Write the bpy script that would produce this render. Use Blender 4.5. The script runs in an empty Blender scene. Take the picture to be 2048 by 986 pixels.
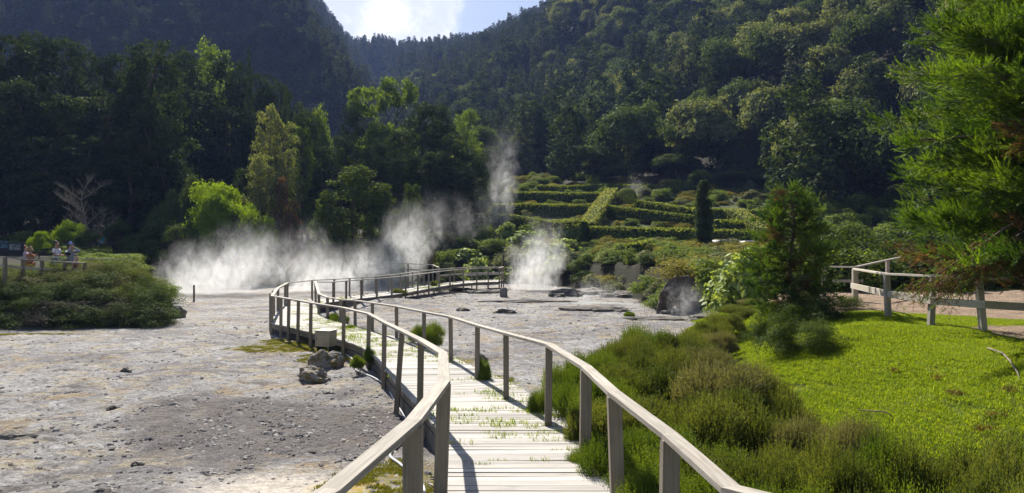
import bpy, math, random
import numpy as np
from mathutils import Vector, Matrix, noise as mn
random.seed(7)
RNG = np.random.default_rng(11)
scene = bpy.context.scene
C = scene.collection
F = 1400.0                      # focal length in pixels of the 2048 wide photograph
CAMZ = 2.6
R = math.radians

# ------------------------------------------------------------------ numeric helpers
def sm(a, b, x):
    t = np.clip((np.asarray(x, float) - a) / (b - a), 0, 1)
    return t * t * (3 - 2 * t)
_T = np.random.default_rng(3).random((256, 256))
def vn(x, y, s=0):
    x = np.asarray(x, float) + s * 17.3; y = np.asarray(y, float) + s * 9.1
    xi = np.floor(x).astype(int); yi = np.floor(y).astype(int)
    fx = x - xi; fy = y - yi
    fx = fx * fx * (3 - 2 * fx); fy = fy * fy * (3 - 2 * fy)
    a = _T[xi & 255, yi & 255]; b = _T[(xi + 1) & 255, yi & 255]
    c = _T[xi & 255, (yi + 1) & 255]; d = _T[(xi + 1) & 255, (yi + 1) & 255]
    return (a * (1 - fx) + b * fx) * (1 - fy) + (c * (1 - fx) + d * fx) * fy - .5
def fbm(x, y, o=4, s=0):
    r = 0; a = 1.
    for k in range(o):
        r = r + a * vn(x, y, s + k); x = np.asarray(x) * 2.03; y = np.asarray(y) * 2.03; a *= .5
    return r

# ------------------------------------------------------------------ the lie of the land
def height(x, y):
    x = np.asarray(x, float); y = np.asarray(y, float)
    z = -.4 + .06 * fbm(x * .35, y * .35, 4, 5) + .025 * fbm(x * 2.2, y * 2.2, 3, 8)
    z = z + .5 * sm(12, 4, y) * sm(3, 1, x)
    # rough low ledges of crust in the fumarole field
    ff = sm(.5, 2.5, x + (y - 14) * .1) * sm(12, 17, y) * sm(52, 46, y)
    z = z + ff * .16 * np.maximum(0, fbm(x * .25, y * .6, 3, 21) - .05) * 2
    # spoil slope between the two runs of the boardwalk
    z = z + .32 * np.exp(-((x + 6.0) / 2.2) ** 2 - ((y - 35.8) / 2.2) ** 2)
    # terrace with the visitors' path on the left
    t = sm(25.0, 28.5, y + .8 * vn(x * .3, y * .3, 9)) * sm(-14.2, -17.0, x + .8 * vn(x * .3, y * .3, 4) + .55 * np.maximum(0, y - 30))
    z = z + t * (1.5 + .05 * np.maximum(0, y - 34))
    # lawn shoulder on the right
    x0 = 3.3 + 1.7 * sm(14, 20, y) + 2.2 * sm(20, 29, y)
    L = sm(0, 1, (x - x0) / (4.9 - 1.2 * sm(12, 26, y)))
    L = L * sm(-3, 1, y)
    z = z + L * (1.33 + .24 * fbm(x * .42, y * .42, 3, 2) * (1 - sm(8.8, 10, x)))
    z = z - .12 * np.exp(-((x - 2.8) / 1.5) ** 2) * sm(4, 8, y) * sm(24, 18, y)
    # bank behind the fumaroles
    yb = np.interp(x, [-60, -20, -8, 1, 3.8, 6.4, 7.6, 9.5, 60], [66, 62, 59, 57, 52.5, 44, 35, 30, 30])
    yb = yb + 1.2 * vn(x * .3, y * .3 + 3, 6)
    B = sm(0, 6.5, y - yb)
    z = z + B * (1.5 + .35 * sm(-6, 2, x)) * (1 - .62 * L) * (1 - .6 * t) + .55 * sm(6, 24, y - yb)
    # garden slope and forest floor
    z = z + np.clip(y - 58, 0, 60) * (.07 + .135 * sm(-20, -10, x) * sm(-.35, -.1, x / np.maximum(y, 1))) + np.maximum(0, y - 118) * .05
    # hills
    rid = 16 * fbm(x * .016 + .004 * y, y * .010, 4, 31) + 5 * fbm(x * .05, y * .05, 3, 33)
    crest = 2.6 + 750 * (.30 + .166 * (x / 750 + .217)) - 8
    zr = 12 + (y - 132) * .45 + (x - 20) * .62 + rid
    zl = np.minimum(10 + (y - 180) * .95, 144 - 1.28 * (x + 128)) + rid * .7
    zl = np.minimum(zl, 340)
    zf = 20 + (y - 350) * .62 + rid * 1.3
    zf = np.minimum(zf, crest + rid * .7 - np.maximum(0, y - 760) * .8)
    zr = np.minimum(zr, crest + rid * .5 + .9 * np.maximum(0, x - 20) - np.maximum(0, y - 760) * .8)
    u_ = x / np.maximum(y, 1.)
    vt = np.interp(u_, [-.6, -.19, -.17, -.10, -.05, .0, .03, .054, .07, .10, .2], [.285, .292, .285, .29, .297, .318, .332, .347, .40, .62, 1.5])
    lim = 2.6 + y * vt - 17 + 2.5 * rid / 16
    zr = np.minimum(zr, lim); zf = np.minimum(zf, lim)
    h = np.maximum(np.maximum(zr, zl), zf)
    k = 6.
    hh = np.clip(.5 + .5 * (h - z) / k, 0, 1)
    return z * (1 - hh) + h * hh + k * hh * (1 - hh) * sm(100, 130, y) * .5
def H(x, y): return float(height(x, y))
def at(px, py, d):
    """world point seen at a photograph pixel, d metres in front of the camera"""
    return ((px - 1024) / F * d, d, CAMZ + (493 - py) / F * d)
def hit(px, py, off=0., d0=3., d1=900.):
    """where the sight line through a pixel meets the ground lifted by off"""
    d = np.geomspace(d0, d1, 6000)
    x = (px - 1024) / F * d; z = CAMZ + (493 - py) / F * d
    g = height(x, d) + off
    i = np.argmax(z < g)
    return (float(x[i]), float(d[i]), float(g[i]))

# ------------------------------------------------------------------ scene helpers
def tag(o, label=None, cat=None, group=None, kind=None):
    if label: o['label'] = label
    if cat: o['category'] = cat
    if group: o['group'] = group
    if kind: o['kind'] = kind
    return o
def link(o, parent=None):
    C.objects.link(o)
    if parent is not None: o.parent = parent
    return o
def empty(name, loc=(0, 0, 0), rz=0):
    o = bpy.data.objects.new(name, None); o.location = loc; o.rotation_euler.z = rz
    o.empty_display_size = .2
    return link(o)
def copy_tree(o, parent=None):
    c = o.copy(); link(c, parent)
    for ch in o.children: copy_tree(ch, c)
    return c
def np_mesh(name, V, polys_n, loops, mats=(), mi=None, tint=None, smooth=False, uv=None):
    """mesh straight from arrays: V (n,3); polys_n = vertices per face (array); loops = vertex indices"""
    me = bpy.data.meshes.new(name)
    V = np.ascontiguousarray(V, dtype=np.float32); loops = np.ascontiguousarray(loops, dtype=np.int32)
    pn = np.ascontiguousarray(polys_n, dtype=np.int32)
    me.vertices.add(len(V)); me.vertices.foreach_set('co', V.ravel())
    me.loops.add(len(loops)); me.loops.foreach_set('vertex_index', loops)
    me.polygons.add(len(pn))
    st = np.zeros(len(pn), dtype=np.int32); st[1:] = np.cumsum(pn)[:-1]
    me.polygons.foreach_set('loop_start', st)
    try: me.polygons.foreach_set('loop_total', pn)
    except Exception: pass
    for m in mats: me.materials.append(m)
    if mi is not None: me.polygons.foreach_set('material_index', np.ascontiguousarray(mi, dtype=np.int32))
    me.polygons.foreach_set('use_smooth', np.full(len(pn), smooth, dtype=bool))
    if tint is not None:
        a = me.attributes.new('tint', 'FLOAT', 'POINT'); a.data.foreach_set('value', np.ascontiguousarray(tint, dtype=np.float32))
    if uv is not None:
        l = me.uv_layers.new(name='UVMap'); l.data.foreach_set('uv', np.ascontiguousarray(uv, dtype=np.float32).ravel())
    me.update(calc_edges=True)
    return me
class MB:
    """collects boxes, planks and tubes, then becomes one mesh"""
    def __init__(s): s.v = []; s.f = []; s.uv = []; s.t = []
    def poly(s, pts, faces, tint=.5, uvs=None):
        b = len(s.v); s.v += [tuple(p) for p in pts]; s.t += [tint] * len(pts)
        for k, f in enumerate(faces):
            s.f.append([b + i for i in f])
            s.uv += [uvs[k][j] for j in range(len(f))] if uvs else [(0, 0)] * len(f)
    def beam(s, a, b, w, h, up=(0, 0, 1), tint=.5, e0=0., e1=0., taper=1.):
        """square timber from a to b: w across, h along up (centred)"""
        a = Vector(a); b = Vector(b); d = (b - a); L = d.length; d.normalize()
        a = a - d * e0; b = b + d * e1; L = (b - a).length
        up = Vector(up); sd = d.cross(up)
        if sd.length < 1e-4: sd = d.cross(Vector((1, 0, 0)))
        sd.normalize(); u = sd.cross(d).normalized()
        P = []
        for q, tp in ((a, 1.), (b, taper)):
            for sx, sy in ((-1, -1), (1, -1), (1, 1), (-1, 1)):
                P.append(q + sd * (sx * w / 2 * tp) + u * (sy * h / 2 * tp))
        F_ = [(0, 1, 5, 4), (1, 2, 6, 5), (2, 3, 7, 6), (3, 0, 4, 7), (3, 2, 1, 0), (4, 5, 6, 7)]
        o = random.random() * 50
        wd = [w, h, w, h]; U = []; off = 0
        for k in range(4):
            U.append([(o, o + off), (o, o + off + wd[k]), (o + L, o + off + wd[k]), (o + L, o + off)]); off += wd[k]
        U.append([(o, o), (o, o + w), (o + h, o + w), (o + h, o)]); U.append([(o, o), (o, o + w), (o + h, o + w), (o + h, o)])
        s.poly(P, [f[::-1] for f in F_], tint, [q[::-1] for q in U])
    def box(s, c, sz, tint=.5, rz=0):
        x, y, z = sz[0] / 2, sz[1] / 2, sz[2] / 2; M = Matrix.Rotation(rz, 3, 'Z')
        d = M @ Vector((x, 0, 0)); c = Vector(c)
        s.beam(c - d, c + d, sz[1], sz[2], tint=tint)
    def tube(s, pts, rad, n=8, tint=.5, cap=True):
        pts = [Vector(p) for p in pts]; b = len(s.v); rings = []
        ref = Vector((.31, .17, .93))
        L = 0
        for i, p in enumerate(pts):
            d = (pts[min(i + 1, len(pts) - 1)] - pts[max(i - 1, 0)])
            if d.length < 1e-6: d = Vector((0, 0, 1))
            d.normalize()
            if abs(d.dot(ref)) > .97: ref = Vector((.9, .3, .1))
            u = d.cross(ref).normalized(); w = d.cross(u)
            r = rad[i] if hasattr(rad, '__len__') else rad
            for k in range(n):
                a = 2 * math.pi * k / n
                s.v.append(tuple(p + u * (math.cos(a) * r) + w * (math.sin(a) * r))); s.t.append(tint)
        for i in range(len(pts) - 1):
            for k in range(n):
                k2 = (k + 1) % n
                s.f.append([b + i * n + k, b + i * n + k2, b + (i + 1) * n + k2, b + (i + 1) * n + k])
                s.uv += [(i * .4, k * .1), (i * .4, k * .1 + .1), (i * .4 + .4, k * .1 + .1), (i * .4 + .4, k * .1)]
        if cap:
            e = b + (len(pts) - 1) * n
            s.f.append([b + k for k in range(n)][::-1]); s.uv += [(0, 0)] * n
            s.f.append([e + k for k in range(n)]); s.uv += [(0, 0)] * n
    def mesh(s, name, mats, smooth=False):
        if not isinstance(mats, (list, tuple)): mats = [mats]
        return np_mesh(name, np.array(s.v), [len(f) for f in s.f], [i for f in s.f for i in f], mats, None, s.t, smooth, np.array(s.uv))
    def build(s, name, mat, parent=None, smooth=False, bevel=0):
        o = bpy.data.objects.new(name, s.mesh(name, mat, smooth))
        if bevel:
            m = o.modifiers.new('edge', 'BEVEL'); m.width = bevel; m.segments = 2; m.limit_method = 'ANGLE'
        return link(o, parent)

# ------------------------------------------------------------------ materials
def newmat(name):
    m = bpy.data.materials.new(name); m.use_nodes = True; nt = m.node_tree; nt.nodes.clear()
    return m, nt
def N(nt, t, **kw):
    n = nt.nodes.new(t)
    for k, v in kw.items():
        if k.startswith('i_'): n.inputs[k[2:].replace('_', ' ')].default_value = v
        elif k == 'ins':
            for q, w in v.items(): n.inputs[q].default_value = w
        else: setattr(n, k, v)
    return n
def mixc(nt, fac, a, b, mode='MIX'):
    n = nt.nodes.new('ShaderNodeMix'); n.data_type = 'RGBA'; n.blend_type = mode
    for sock, v in ((n.inputs[0], fac), (n.inputs[6], a), (n.inputs[7], b)):
        if isinstance(v, bpy.types.NodeSocket): nt.links.new(v, sock)
        elif isinstance(v, (int, float)): sock.default_value = v
        else: sock.default_value = (*v[:3], 1)
    return n.outputs[2]
def math_(nt, op, a, b=None, c=None, clamp=False):
    n = nt.nodes.new('ShaderNodeMath'); n.operation = op; n.use_clamp = clamp
    for i, v in enumerate((a, b, c)):
        if v is None: continue
        if isinstance(v, bpy.types.NodeSocket): nt.links.new(v, n.inputs[i])
        else: n.inputs[i].default_value = v
    return n.outputs[0]
def ramp(nt, fac, a, b, c0=(0, 0, 0), c1=(1, 1, 1)):
    n = nt.nodes.new('ShaderNodeMapRange'); n.interpolation_type = 'SMOOTHSTEP'
    nt.links.new(fac, n.inputs[0]); n.inputs[1].default_value = a; n.inputs[2].default_value = b
    return n.outputs[0]
def noise(nt, vec, scale, detail=4, rough=.5, dist=0):
    n = nt.nodes.new('ShaderNodeTexNoise'); n.inputs['Scale'].default_value = scale
    n.inputs['Detail'].default_value = detail; n.inputs['Roughness'].default_value = rough
    n.inputs['Distortion'].default_value = dist
    if vec is not None: nt.links.new(vec, n.inputs['Vector'])
    return n.outputs['Fac']
def attr(nt, name, out='Fac'):
    n = nt.nodes.new('ShaderNodeAttribute'); n.attribute_name = name; return n.outputs[out]
def out(nt, sh, vol=None):
    o = nt.nodes.new('ShaderNodeOutputMaterial')
    if sh is not None: nt.links.new(sh, o.inputs['Surface'])
    if vol is not None: nt.links.new(vol, o.inputs['Volume'])
def foliage(name, dark, light, transl=.45, warm=1.0, gloss=.02):
    m, nt = newmat(name)
    t = attr(nt, 'tint')
    oi = nt.nodes.new('ShaderNodeObjectInfo')
    f = math_(nt, 'MULTIPLY_ADD', oi.outputs['Random'], .35, -.17)
    f = math_(nt, 'ADD', t, f, clamp=True)
    col = mixc(nt, f, dark, light)
    di = N(nt, 'ShaderNodeBsdfDiffuse'); nt.links.new(col, di.inputs['Color'])
    tr = N(nt, 'ShaderNodeBsdfTranslucent')
    tc = mixc(nt, 1.0, col, (1.25 * warm, 1.2, .45), 'MULTIPLY'); nt.links.new(tc, tr.inputs['Color'])
    mx = N(nt, 'ShaderNodeMixShader'); mx.inputs[0].default_value = transl
    nt.links.new(di.outputs[0], mx.inputs[1]); nt.links.new(tr.outputs[0], mx.inputs[2])
    gl = N(nt, 'ShaderNodeBsdfGlossy', ins={'Roughness': .6, 'Color': (.8, .9, .7, 1)})
    m2 = N(nt, 'ShaderNodeMixShader'); m2.inputs[0].default_value = gloss
    nt.links.new(mx.outputs[0], m2.inputs[1]); nt.links.new(gl.outputs[0], m2.inputs[2])
    out(nt, m2.outputs[0]); return m
def principled(name, col, rough=.7, spec=.3, metal=0, bump=None, var=None):
    m, nt = newmat(name)
    p = N(nt, 'ShaderNodeBsdfPrincipled'); p.inputs['Roughness'].default_value = rough
    p.inputs['Metallic'].default_value = metal; p.inputs['Specular IOR Level'].default_value = spec
    tc = N(nt, 'ShaderNodeTexCoord')
    if var:
        n = noise(nt, tc.outputs['Object'], var[1], 5, .6)
        c = mixc(nt, ramp(nt, n, .35, .65), col, var[0]); nt.links.new(c, p.inputs['Base Color'])
    else: p.inputs['Base Color'].default_value = (*col, 1)
    if bump:
        b = N(nt, 'ShaderNodeBump', ins={'Strength': bump[1], 'Distance': bump[2]})
        nt.links.new(noise(nt, tc.outputs['Object'], bump[0], 6, .6), b.inputs['Height'])
        nt.links.new(b.outputs[0], p.inputs['Normal'])
    out(nt, p.outputs[0]); return m
def wood(name, a, b, dark, rough=.75):
    m, nt = newmat(name)
    uv = N(nt, 'ShaderNodeUVMap'); mp = N(nt, 'ShaderNodeMapping'); mp.inputs['Scale'].default_value = (1.6, 42, 1)
    nt.links.new(uv.outputs[0], mp.inputs[0])
    g = noise(nt, mp.outputs[0], 1.0, 6, .65, .6)
    mp2 = N(nt, 'ShaderNodeMapping'); mp2.inputs['Scale'].default_value = (3, 7, 1); nt.links.new(uv.outputs[0], mp2.inputs[0])
    g2 = noise(nt, mp2.outputs[0], 1.0, 4, .6)
    t = attr(nt, 'tint')
    c = mixc(nt, ramp(nt, g, .3, .7), a, b)
    c = mixc(nt, math_(nt, 'MULTIPLY', ramp(nt, g2, .52, .75), .5), c, dark)
    cr = ramp(nt, g, .36, .30)
    c = mixc(nt, math_(nt, 'MULTIPLY', cr, .65), c, tuple(q * .45 for q in dark))
    k = math_(nt, 'MULTIPLY_ADD', t, .5, .75)
    cc = N(nt, 'ShaderNodeCombineColor'); 
    for i in range(3): nt.links.new(k, cc.inputs[i])
    c = mixc(nt, 1., c, cc.outputs[0], 'MULTIPLY')
    p = N(nt, 'ShaderNodeBsdfPrincipled', ins={'Roughness': rough, 'Specular IOR Level': .35})
    nt.links.new(c, p.inputs['Base Color'])
    bp = N(nt, 'ShaderNodeBump', ins={'Strength': .5, 'Distance': .004}); nt.links.new(g, bp.inputs['Height']); nt.links.new(bp.outputs[0], p.inputs['Normal'])
    out(nt, p.outputs[0]); return m

M = {}
M['deck'] = wood('weathered_deck_boards', (.44, .415, .385), (.31, .29, .26), (.18, .165, .145))
M['rail'] = wood('weathered_rail_timber', (.38, .35, .30), (.22, .195, .16), (.13, .11, .09))
M['post'] = wood('weathered_post_timber', (.22, .19, .145), (.155, .13, .10), (.10, .085, .062))
M['pale'] = wood('pale_fence_timber', (.46, .42, .35), (.36, .32, .26), (.24, .21, .165))
M['bark'] = principled('bark', (.085, .065, .045), .9, .1, var=((.14, .115, .09), 3), bump=(9, .8, .05))
M['palebark'] = principled('pale_bark', (.26, .23, .19), .9, .1, var=((.15, .13, .11), 6), bump=(12, .6, .02))
M['darkpost'] = principled('tarred_post', (.025, .024, .022), .8, .2)
M['D'] = foliage('dark_conifer_leaves', (.013, .026, .009), (.062, .088, .025), .34)
M['B'] = foliage('broadleaf_leaves', (.034, .062, .018), (.135, .175, .052), .42)
M['O'] = foliage('pale_grey_green_leaves', (.075, .100, .035), (.29, .31, .13), .42)
M['G'] = foliage('bright_green_leaves', (.080, .130, .016), (.20, .27, .040), .55)
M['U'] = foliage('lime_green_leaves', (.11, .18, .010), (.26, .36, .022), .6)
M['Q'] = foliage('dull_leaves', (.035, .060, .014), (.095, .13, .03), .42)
M['W'] = foliage('brown_leaves', (.09, .05, .035), (.20, .11, .07), .4)
M['far'] = foliage('far_forest_leaves', (.022, .036, .018), (.075, .09, .045), .30)
M['hedge'] = foliage('clipped_hedge_leaves', (.08, .11, .022), (.25, .29, .065), .5)
M['bush1'] = foliage('garden_bush_leaves', (.07, .11, .022), (.23, .29, .07), .5)
M['bush2'] = foliage('yellowing_bush_leaves', (.11, .11, .025), (.30, .26, .07), .5)
M['bush3'] = foliage('grey_bush_leaves', (.08, .095, .055), (.25, .26, .16), .45)
M['heath'] = foliage('heather_leaves', (.038, .060, .012), (.185, .205, .045), .42)
M['heathg'] = foliage('green_heather_leaves', (.045, .085, .010), (.19, .25, .030), .45)
M['heathb'] = foliage('flowering_heather_leaves', (.055, .072, .022), (.24, .22, .12), .4)
M['crypt'] = foliage('cedar_needles', (.030, .075, .008), (.205, .31, .022), .48, gloss=.04)
M['cryptb'] = foliage('dead_cedar_needles', (.085, .048, .028), (.19, .115, .07), .45)
M['grass'] = foliage('lawn_grass_blades', (.11, .19, .010), (.40, .45, .025), .5, .95)
M['hydr'] = foliage('large_shrub_leaves', (.11, .17, .04), (.34, .40, .14), .5, gloss=.05)
M['moss'] = foliage('yellow_moss', (.16, .15, .02), (.26, .26, .03), .3)
M['yhedge'] = foliage('pale_yellow_hedge_leaves', (.16, .19, .05), (.36, .37, .15), .45)

# ------------------------------------------------------------------ foliage generators (all in numpy)
def unit(v): return v / np.maximum(1e-9, np.linalg.norm(v, axis=-1, keepdims=True))
def leaf_quads(P, D, size, rng, asp=.5, flat=0.):
    """kite shaped leaves at P, facing roughly D"""
    n = len(P); nn = unit(D * 1.15 + rng.normal(0, .50, (n, 3)) + np.array([0, 0, flat * .5]))
    t = unit(np.cross(nn, rng.normal(0, 1, (n, 3)))); b = np.cross(nn, t)
    s = size * rng.uniform(.6, 1.35, (n, 1)); w = s * asp
    bend = nn * s * rng.uniform(-.25, .05, (n, 1))
    V = np.stack([P - t * s, P + b * w, P + t * s + bend, P - b * w], 1).reshape(-1, 3)
    return V
def blob_cloud(cs, rs, per, rng, flat=.8, core=.35):
    """leaf positions on and in a set of clumps. cs (k,3) rs (k,)"""
    k = len(cs); idx = np.repeat(np.arange(k), per); n = len(idx)
    d = unit(rng.normal(0, 1, (n, 3)))
    d[:, 2] = np.where(d[:, 2] < -.35, -d[:, 2], d[:, 2])
    r = rng.uniform(core, 1.06, (n, 1)) ** .55
    wob = 1 + .28 * np.sin(d[:, :1] * 7 + idx[:, None] * 1.7) * np.cos(d[:, 1:2] * 6 + idx[:, None])
    P = cs[idx] + d * r * wob * rs[idx][:, None] * np.array([1, 1, flat])
    return P, d, idx
def crown_mesh(name, cs, rs, per, leaf, mat, rng, flat=.8, asp=.55, tips=None, rough_tint=.5):
    per_ = np.maximum(3, (per * (rs / rs.max()) ** 2).astype(int))
    P, D, idx = blob_cloud(cs, rs, per_, rng, flat)
    V = leaf_quads(P, D, leaf, rng, asp, .5)
    n = len(P)
    ct = rng.uniform(.15, .8, len(cs))[idx]
    t = np.clip(ct * rough_tint + rng.uniform(0, 1, n) * (1 - rough_tint), 0, 1)
    return np_mesh(name, V, np.full(n, 4), np.arange(n * 4), [mat], None, np.repeat(t, 4))
def profile_blobs(kind, rng, nb):
    """clump centres and radii for a unit-high crown (z 0..1)"""
    cs, rs = [], []
    if kind in ('D', 'D2'):                              # big billowing conifer, ragged column
        for i in range(nb):
            h = .16 + .80 * (i + rng.uniform(0, 1)) / nb
            prof = .21 * (np.sin(min(1, (h - .05) * 1.5) * np.pi * .5)) * (1 - max(0, (h - .45)) / .62) ** .75 + .03
            a = rng.uniform(0, 2 * np.pi); q = rng.uniform(.35, 1.0)
            r = rng.uniform(.040, .092) * (1.15 - .45 * h)
            cs.append((np.cos(a) * prof * q, np.sin(a) * prof * q, h - r * .3)); rs.append(r)
    elif kind == 'P':                                   # pointed conifer
        for i in range(nb):
            h = .10 + .88 * (i + .5) / nb
            prof = .16 * (1 - h) ** .8 + .012
            a = i * 2.4 + rng.uniform(-.4, .4); q = rng.uniform(.5, 1.0)
            r = .022 + .05 * (1 - h)
            cs.append((np.cos(a) * prof * q, np.sin(a) * prof * q, h)); rs.append(r)
    elif kind == 'B':                                   # rounded broadleaf
        for i in range(nb):
            d = unit(rng.normal(0, 1, 3)); d[2] = abs(d[2]) * 1.0 - .30
            q = rng.uniform(.55, 1.0); r = rng.uniform(.07, .150)
            cs.append((d[0] * .30 * q, d[1] * .30 * q, .58 + d[2] * .36 * q)); rs.append(r)
    elif kind == 'T':                                   # tall, bare trunk with separate puffs
        for cx, cy, cz, rr, m in ((0, 0, .88, .15, .4), (-.10, .05, .60, .12, .2), (.12, -.04, .55, .14, .2), (.03, .1, .40, .12, .2)):
            for i in range(int(nb * m)):
                d = unit(rng.normal(0, 1, 3)); d[2] = d[2] * .55
                r = rng.uniform(.035, .06)
                cs.append((cx + d[0] * rr, cy + d[1] * rr, min(.97, cz + d[2] * rr))); rs.append(r)
    elif kind == 'U':                                   # umbrella of smooth rounded cushions
        for i in range(nb):
            a = rng.uniform(0, 2 * np.pi); q = np.sqrt(rng.uniform(0, 1)); r = rng.uniform(.10, .20)
            cs.append((np.cos(a) * q * .42, np.sin(a) * q * .42, .80 - .38 * q * q + rng.uniform(-.10, .06) - .05)); rs.append(r)
    elif kind == 'K':                                   # cypress column
        for i in range(nb):
            h = .03 + .93 * (i + .5) / nb
            prof = .115 * (1 - h ** 5) * (.75 + .25 * np.sin(h * 3))
            a = rng.uniform(0, 2 * np.pi)
            cs.append((np.cos(a) * prof * .6, np.sin(a) * prof * .6, h)); rs.append(.05 + .02 * (1 - h))
    elif kind == 'S':                                   # bush from the ground up
        for i in range(nb):
            d = unit(rng.normal(0, 1, 3)); d[2] = abs(d[2])
            q = rng.uniform(.3, 1.0); r = rng.uniform(.13, .24)
            cs.append((d[0] * .36 * q, d[1] * .36 * q, .10 + d[2] * .64 * q)); rs.append(r)
    return np.array(cs), np.array(rs)
def wood_mesh(name, kind, cs, rng, r0=.02, mat=None, nl=14):
    mb = MB(); top = {'B': .62, 'U': .55, 'S': .3}.get(kind, .93)
    w = [(rng.uniform(-.012, .012) * i, rng.uniform(-.012, .012) * i, top * i / 5) for i in range(6)]
    mb.tube([(0, 0, -.04)] + w[0:], [r0 * 1.35] + [r0 * (1 - .8 * i / 5) for i in range(6)], 7)
    for j in rng.choice(len(cs), min(nl, len(cs)), replace=False):
        c = cs[j]; hz = max(.06, c[2] - .12 - .25 * np.hypot(c[0], c[1]))
        hz = min(hz, top * .9); k = min(4, int(hz / top * 5)); b = Vector(w[k]).lerp(Vector(w[k + 1]), hz / top * 5 - k)
        e = Vector(c); m = b.lerp(e, .5) + Vector((0, 0, -.02))
        mb.tube([b, m, e], [r0 * .38, r0 * .25, r0 * .1], 5)
    return mb.mesh(name, mat or M['bark'], True)
PROTO = {}
def proto(key, kind, mat, nb, per, leaf, seed, r0=.02, bark=None, **kw):
    rng = np.random.default_rng(seed); cs, rs = profile_blobs(kind, rng, nb)
    PROTO.setdefault(key, []).append((crown_mesh('crown', cs, rs, per, leaf, mat, rng, **kw), wood_mesh('trunk', kind, cs, rng, r0, bark)))
for s in (1, 2, 3): proto('D', 'D', M['D'], 105, 330, .0088, s, .017)
for s in (11, 12): proto('DG', 'D', M['G'], 110, 170, .0095, s, .015)
for s in (4, 5): proto('P', 'P', M['D'], 90, 130, .0095, s, .014)
for s in (6, 7, 8): proto('B', 'B', M['B'], 75, 330, .0125, s, .02)
for s in (9,): proto('BG', 'B', M['G'], 70, 330, .0125, s, .02)
for s in (14, 15): proto('O', 'D', M['O'], 110, 200, .0105, s, .014, M['palebark'])
for s in (16, 17): proto('T', 'T', M['G'], 90, 210, .0085, s, .012)
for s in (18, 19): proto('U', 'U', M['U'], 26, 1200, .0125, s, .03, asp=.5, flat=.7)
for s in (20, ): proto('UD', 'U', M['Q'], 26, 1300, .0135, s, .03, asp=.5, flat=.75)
for s in (22,): proto('W', 'D', M['W'], 70, 160, .011, s, .015)
for s in (23,): proto('K', 'K', M['D'], 120, 260, .0095, s, .015)
for s in (24, 25): proto('Q', 'D', M['Q'], 120, 200, .0125, s, .015, asp=.4)

def tree(key, loc, w, h, label, cat='tree', group=None, name=None, variant=None):
    """w, h: crown width and full height in metres. Unit crowns are about .46 (D) or .8 (B, U) wide."""
    P = PROTO[key]; v = random.randrange(len(P)) if variant is None else variant
    o = empty(name or 'tree', loc, random.uniform(0, 6.28))
    base = {'B': .74, 'BG': .74, 'U': .95, 'UD': .95, 'P': .34, 'K': .3, 'T': .42}.get(key, .44)
    o.scale = (w / base, w / base, h)
    tag(o, label, cat, group)
    c = bpy.data.objects.new('crown', P[v][0]); link(c, o)
    t = bpy.data.objects.new('trunk', P[v][1]); link(t, o)
    return o

# ------------------------------------------------------------------ ground sheet
def near_seg(x, y, pts):
    d = np.full(np.shape(x), 1e9)
    for (ax, ay), (bx, by) in zip(pts[:-1], pts[1:]):
        dx, dy = bx - ax, by - ay
        t = np.clip(((x - ax) * dx + (y - ay) * dy) / (dx * dx + dy * dy), 0, 1)
        d = np.minimum(d, np.hypot(x - ax - t * dx, y - ay - t * dy))
    return d
# boardwalk centre line geometry, left and right edges of the deck (x, y, deck height)
LEFT = [(-.30, 2.0, .50), (-.55, 4.2, .48), (-.62, 6.0, .42), (-.82, 8.4, .27), (-1.38, 10.8, .10), (-2.0, 12.7, .04), (-2.73, 15.0, 0), (-3.55, 17.4, 0),
        (-4.6, 19.3, 0), (-6.0, 21.1, 0), (-7.3, 22.8, 0), (-8.3, 24.1, 0), (-9.4, 28, 0), (-10.7, 33.3, 0)]
RIGHT = [(1.05, 2.0, .50), (1.02, 4.2, .48), (.98, 6.0, .42), (.92, 8.4, .27), (.63, 10.8, .10), (-.02, 13.1, .04), (-.78, 15.0, 0), (-1.75, 17.2, 0),
         (-3.05, 19.6, 0), (-4.2, 21.4, 0), (-5.4, 23.2, 0), (-6.5, 24.9, 0), (-7.5, 27.2, 0), (-8.7, 31.6, 0)]
FARL = [(-10.7, 33.3, 0), (-9.0, 35.6, 0), (-7.9, 37.2, .02), (-6.9, 39.4, .05), (-6.0, 42.6, .10), (-4.9, 46.2, .15), (-2.8, 49.5, .2), (-.6, 50.6, .2)]
FARR = [(-8.7, 31.6, 0), (-8.1, 34.0, 0), (-7.0, 36.0, .02), (-5.9, 38.5, .05), (-5.0, 41.6, .10), (-4.0, 44.6, .15), (-2.4, 46.9, .2), (-.9, 47.9, .2)]
grid_y = np.concatenate([np.linspace(-6, 2.9, 24), np.geomspace(3, 950, 900)])
s_ = np.linspace(-1, 1, 760); s_ = .55 * s_ + .45 * s_ ** 3
Y, S = np.meshgrid(grid_y, s_, indexing='ij')
X = S * (np.abs(Y) * 1.15 + 9)
Z = height(X, Y)
nr, nc = X.shape
ii = np.arange(nr - 1)[:, None] * nc + np.arange(nc - 1)[None, :]
loops = np.stack([ii, ii + 1, ii + nc + 1, ii + nc], -1).reshape(-1)
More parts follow.
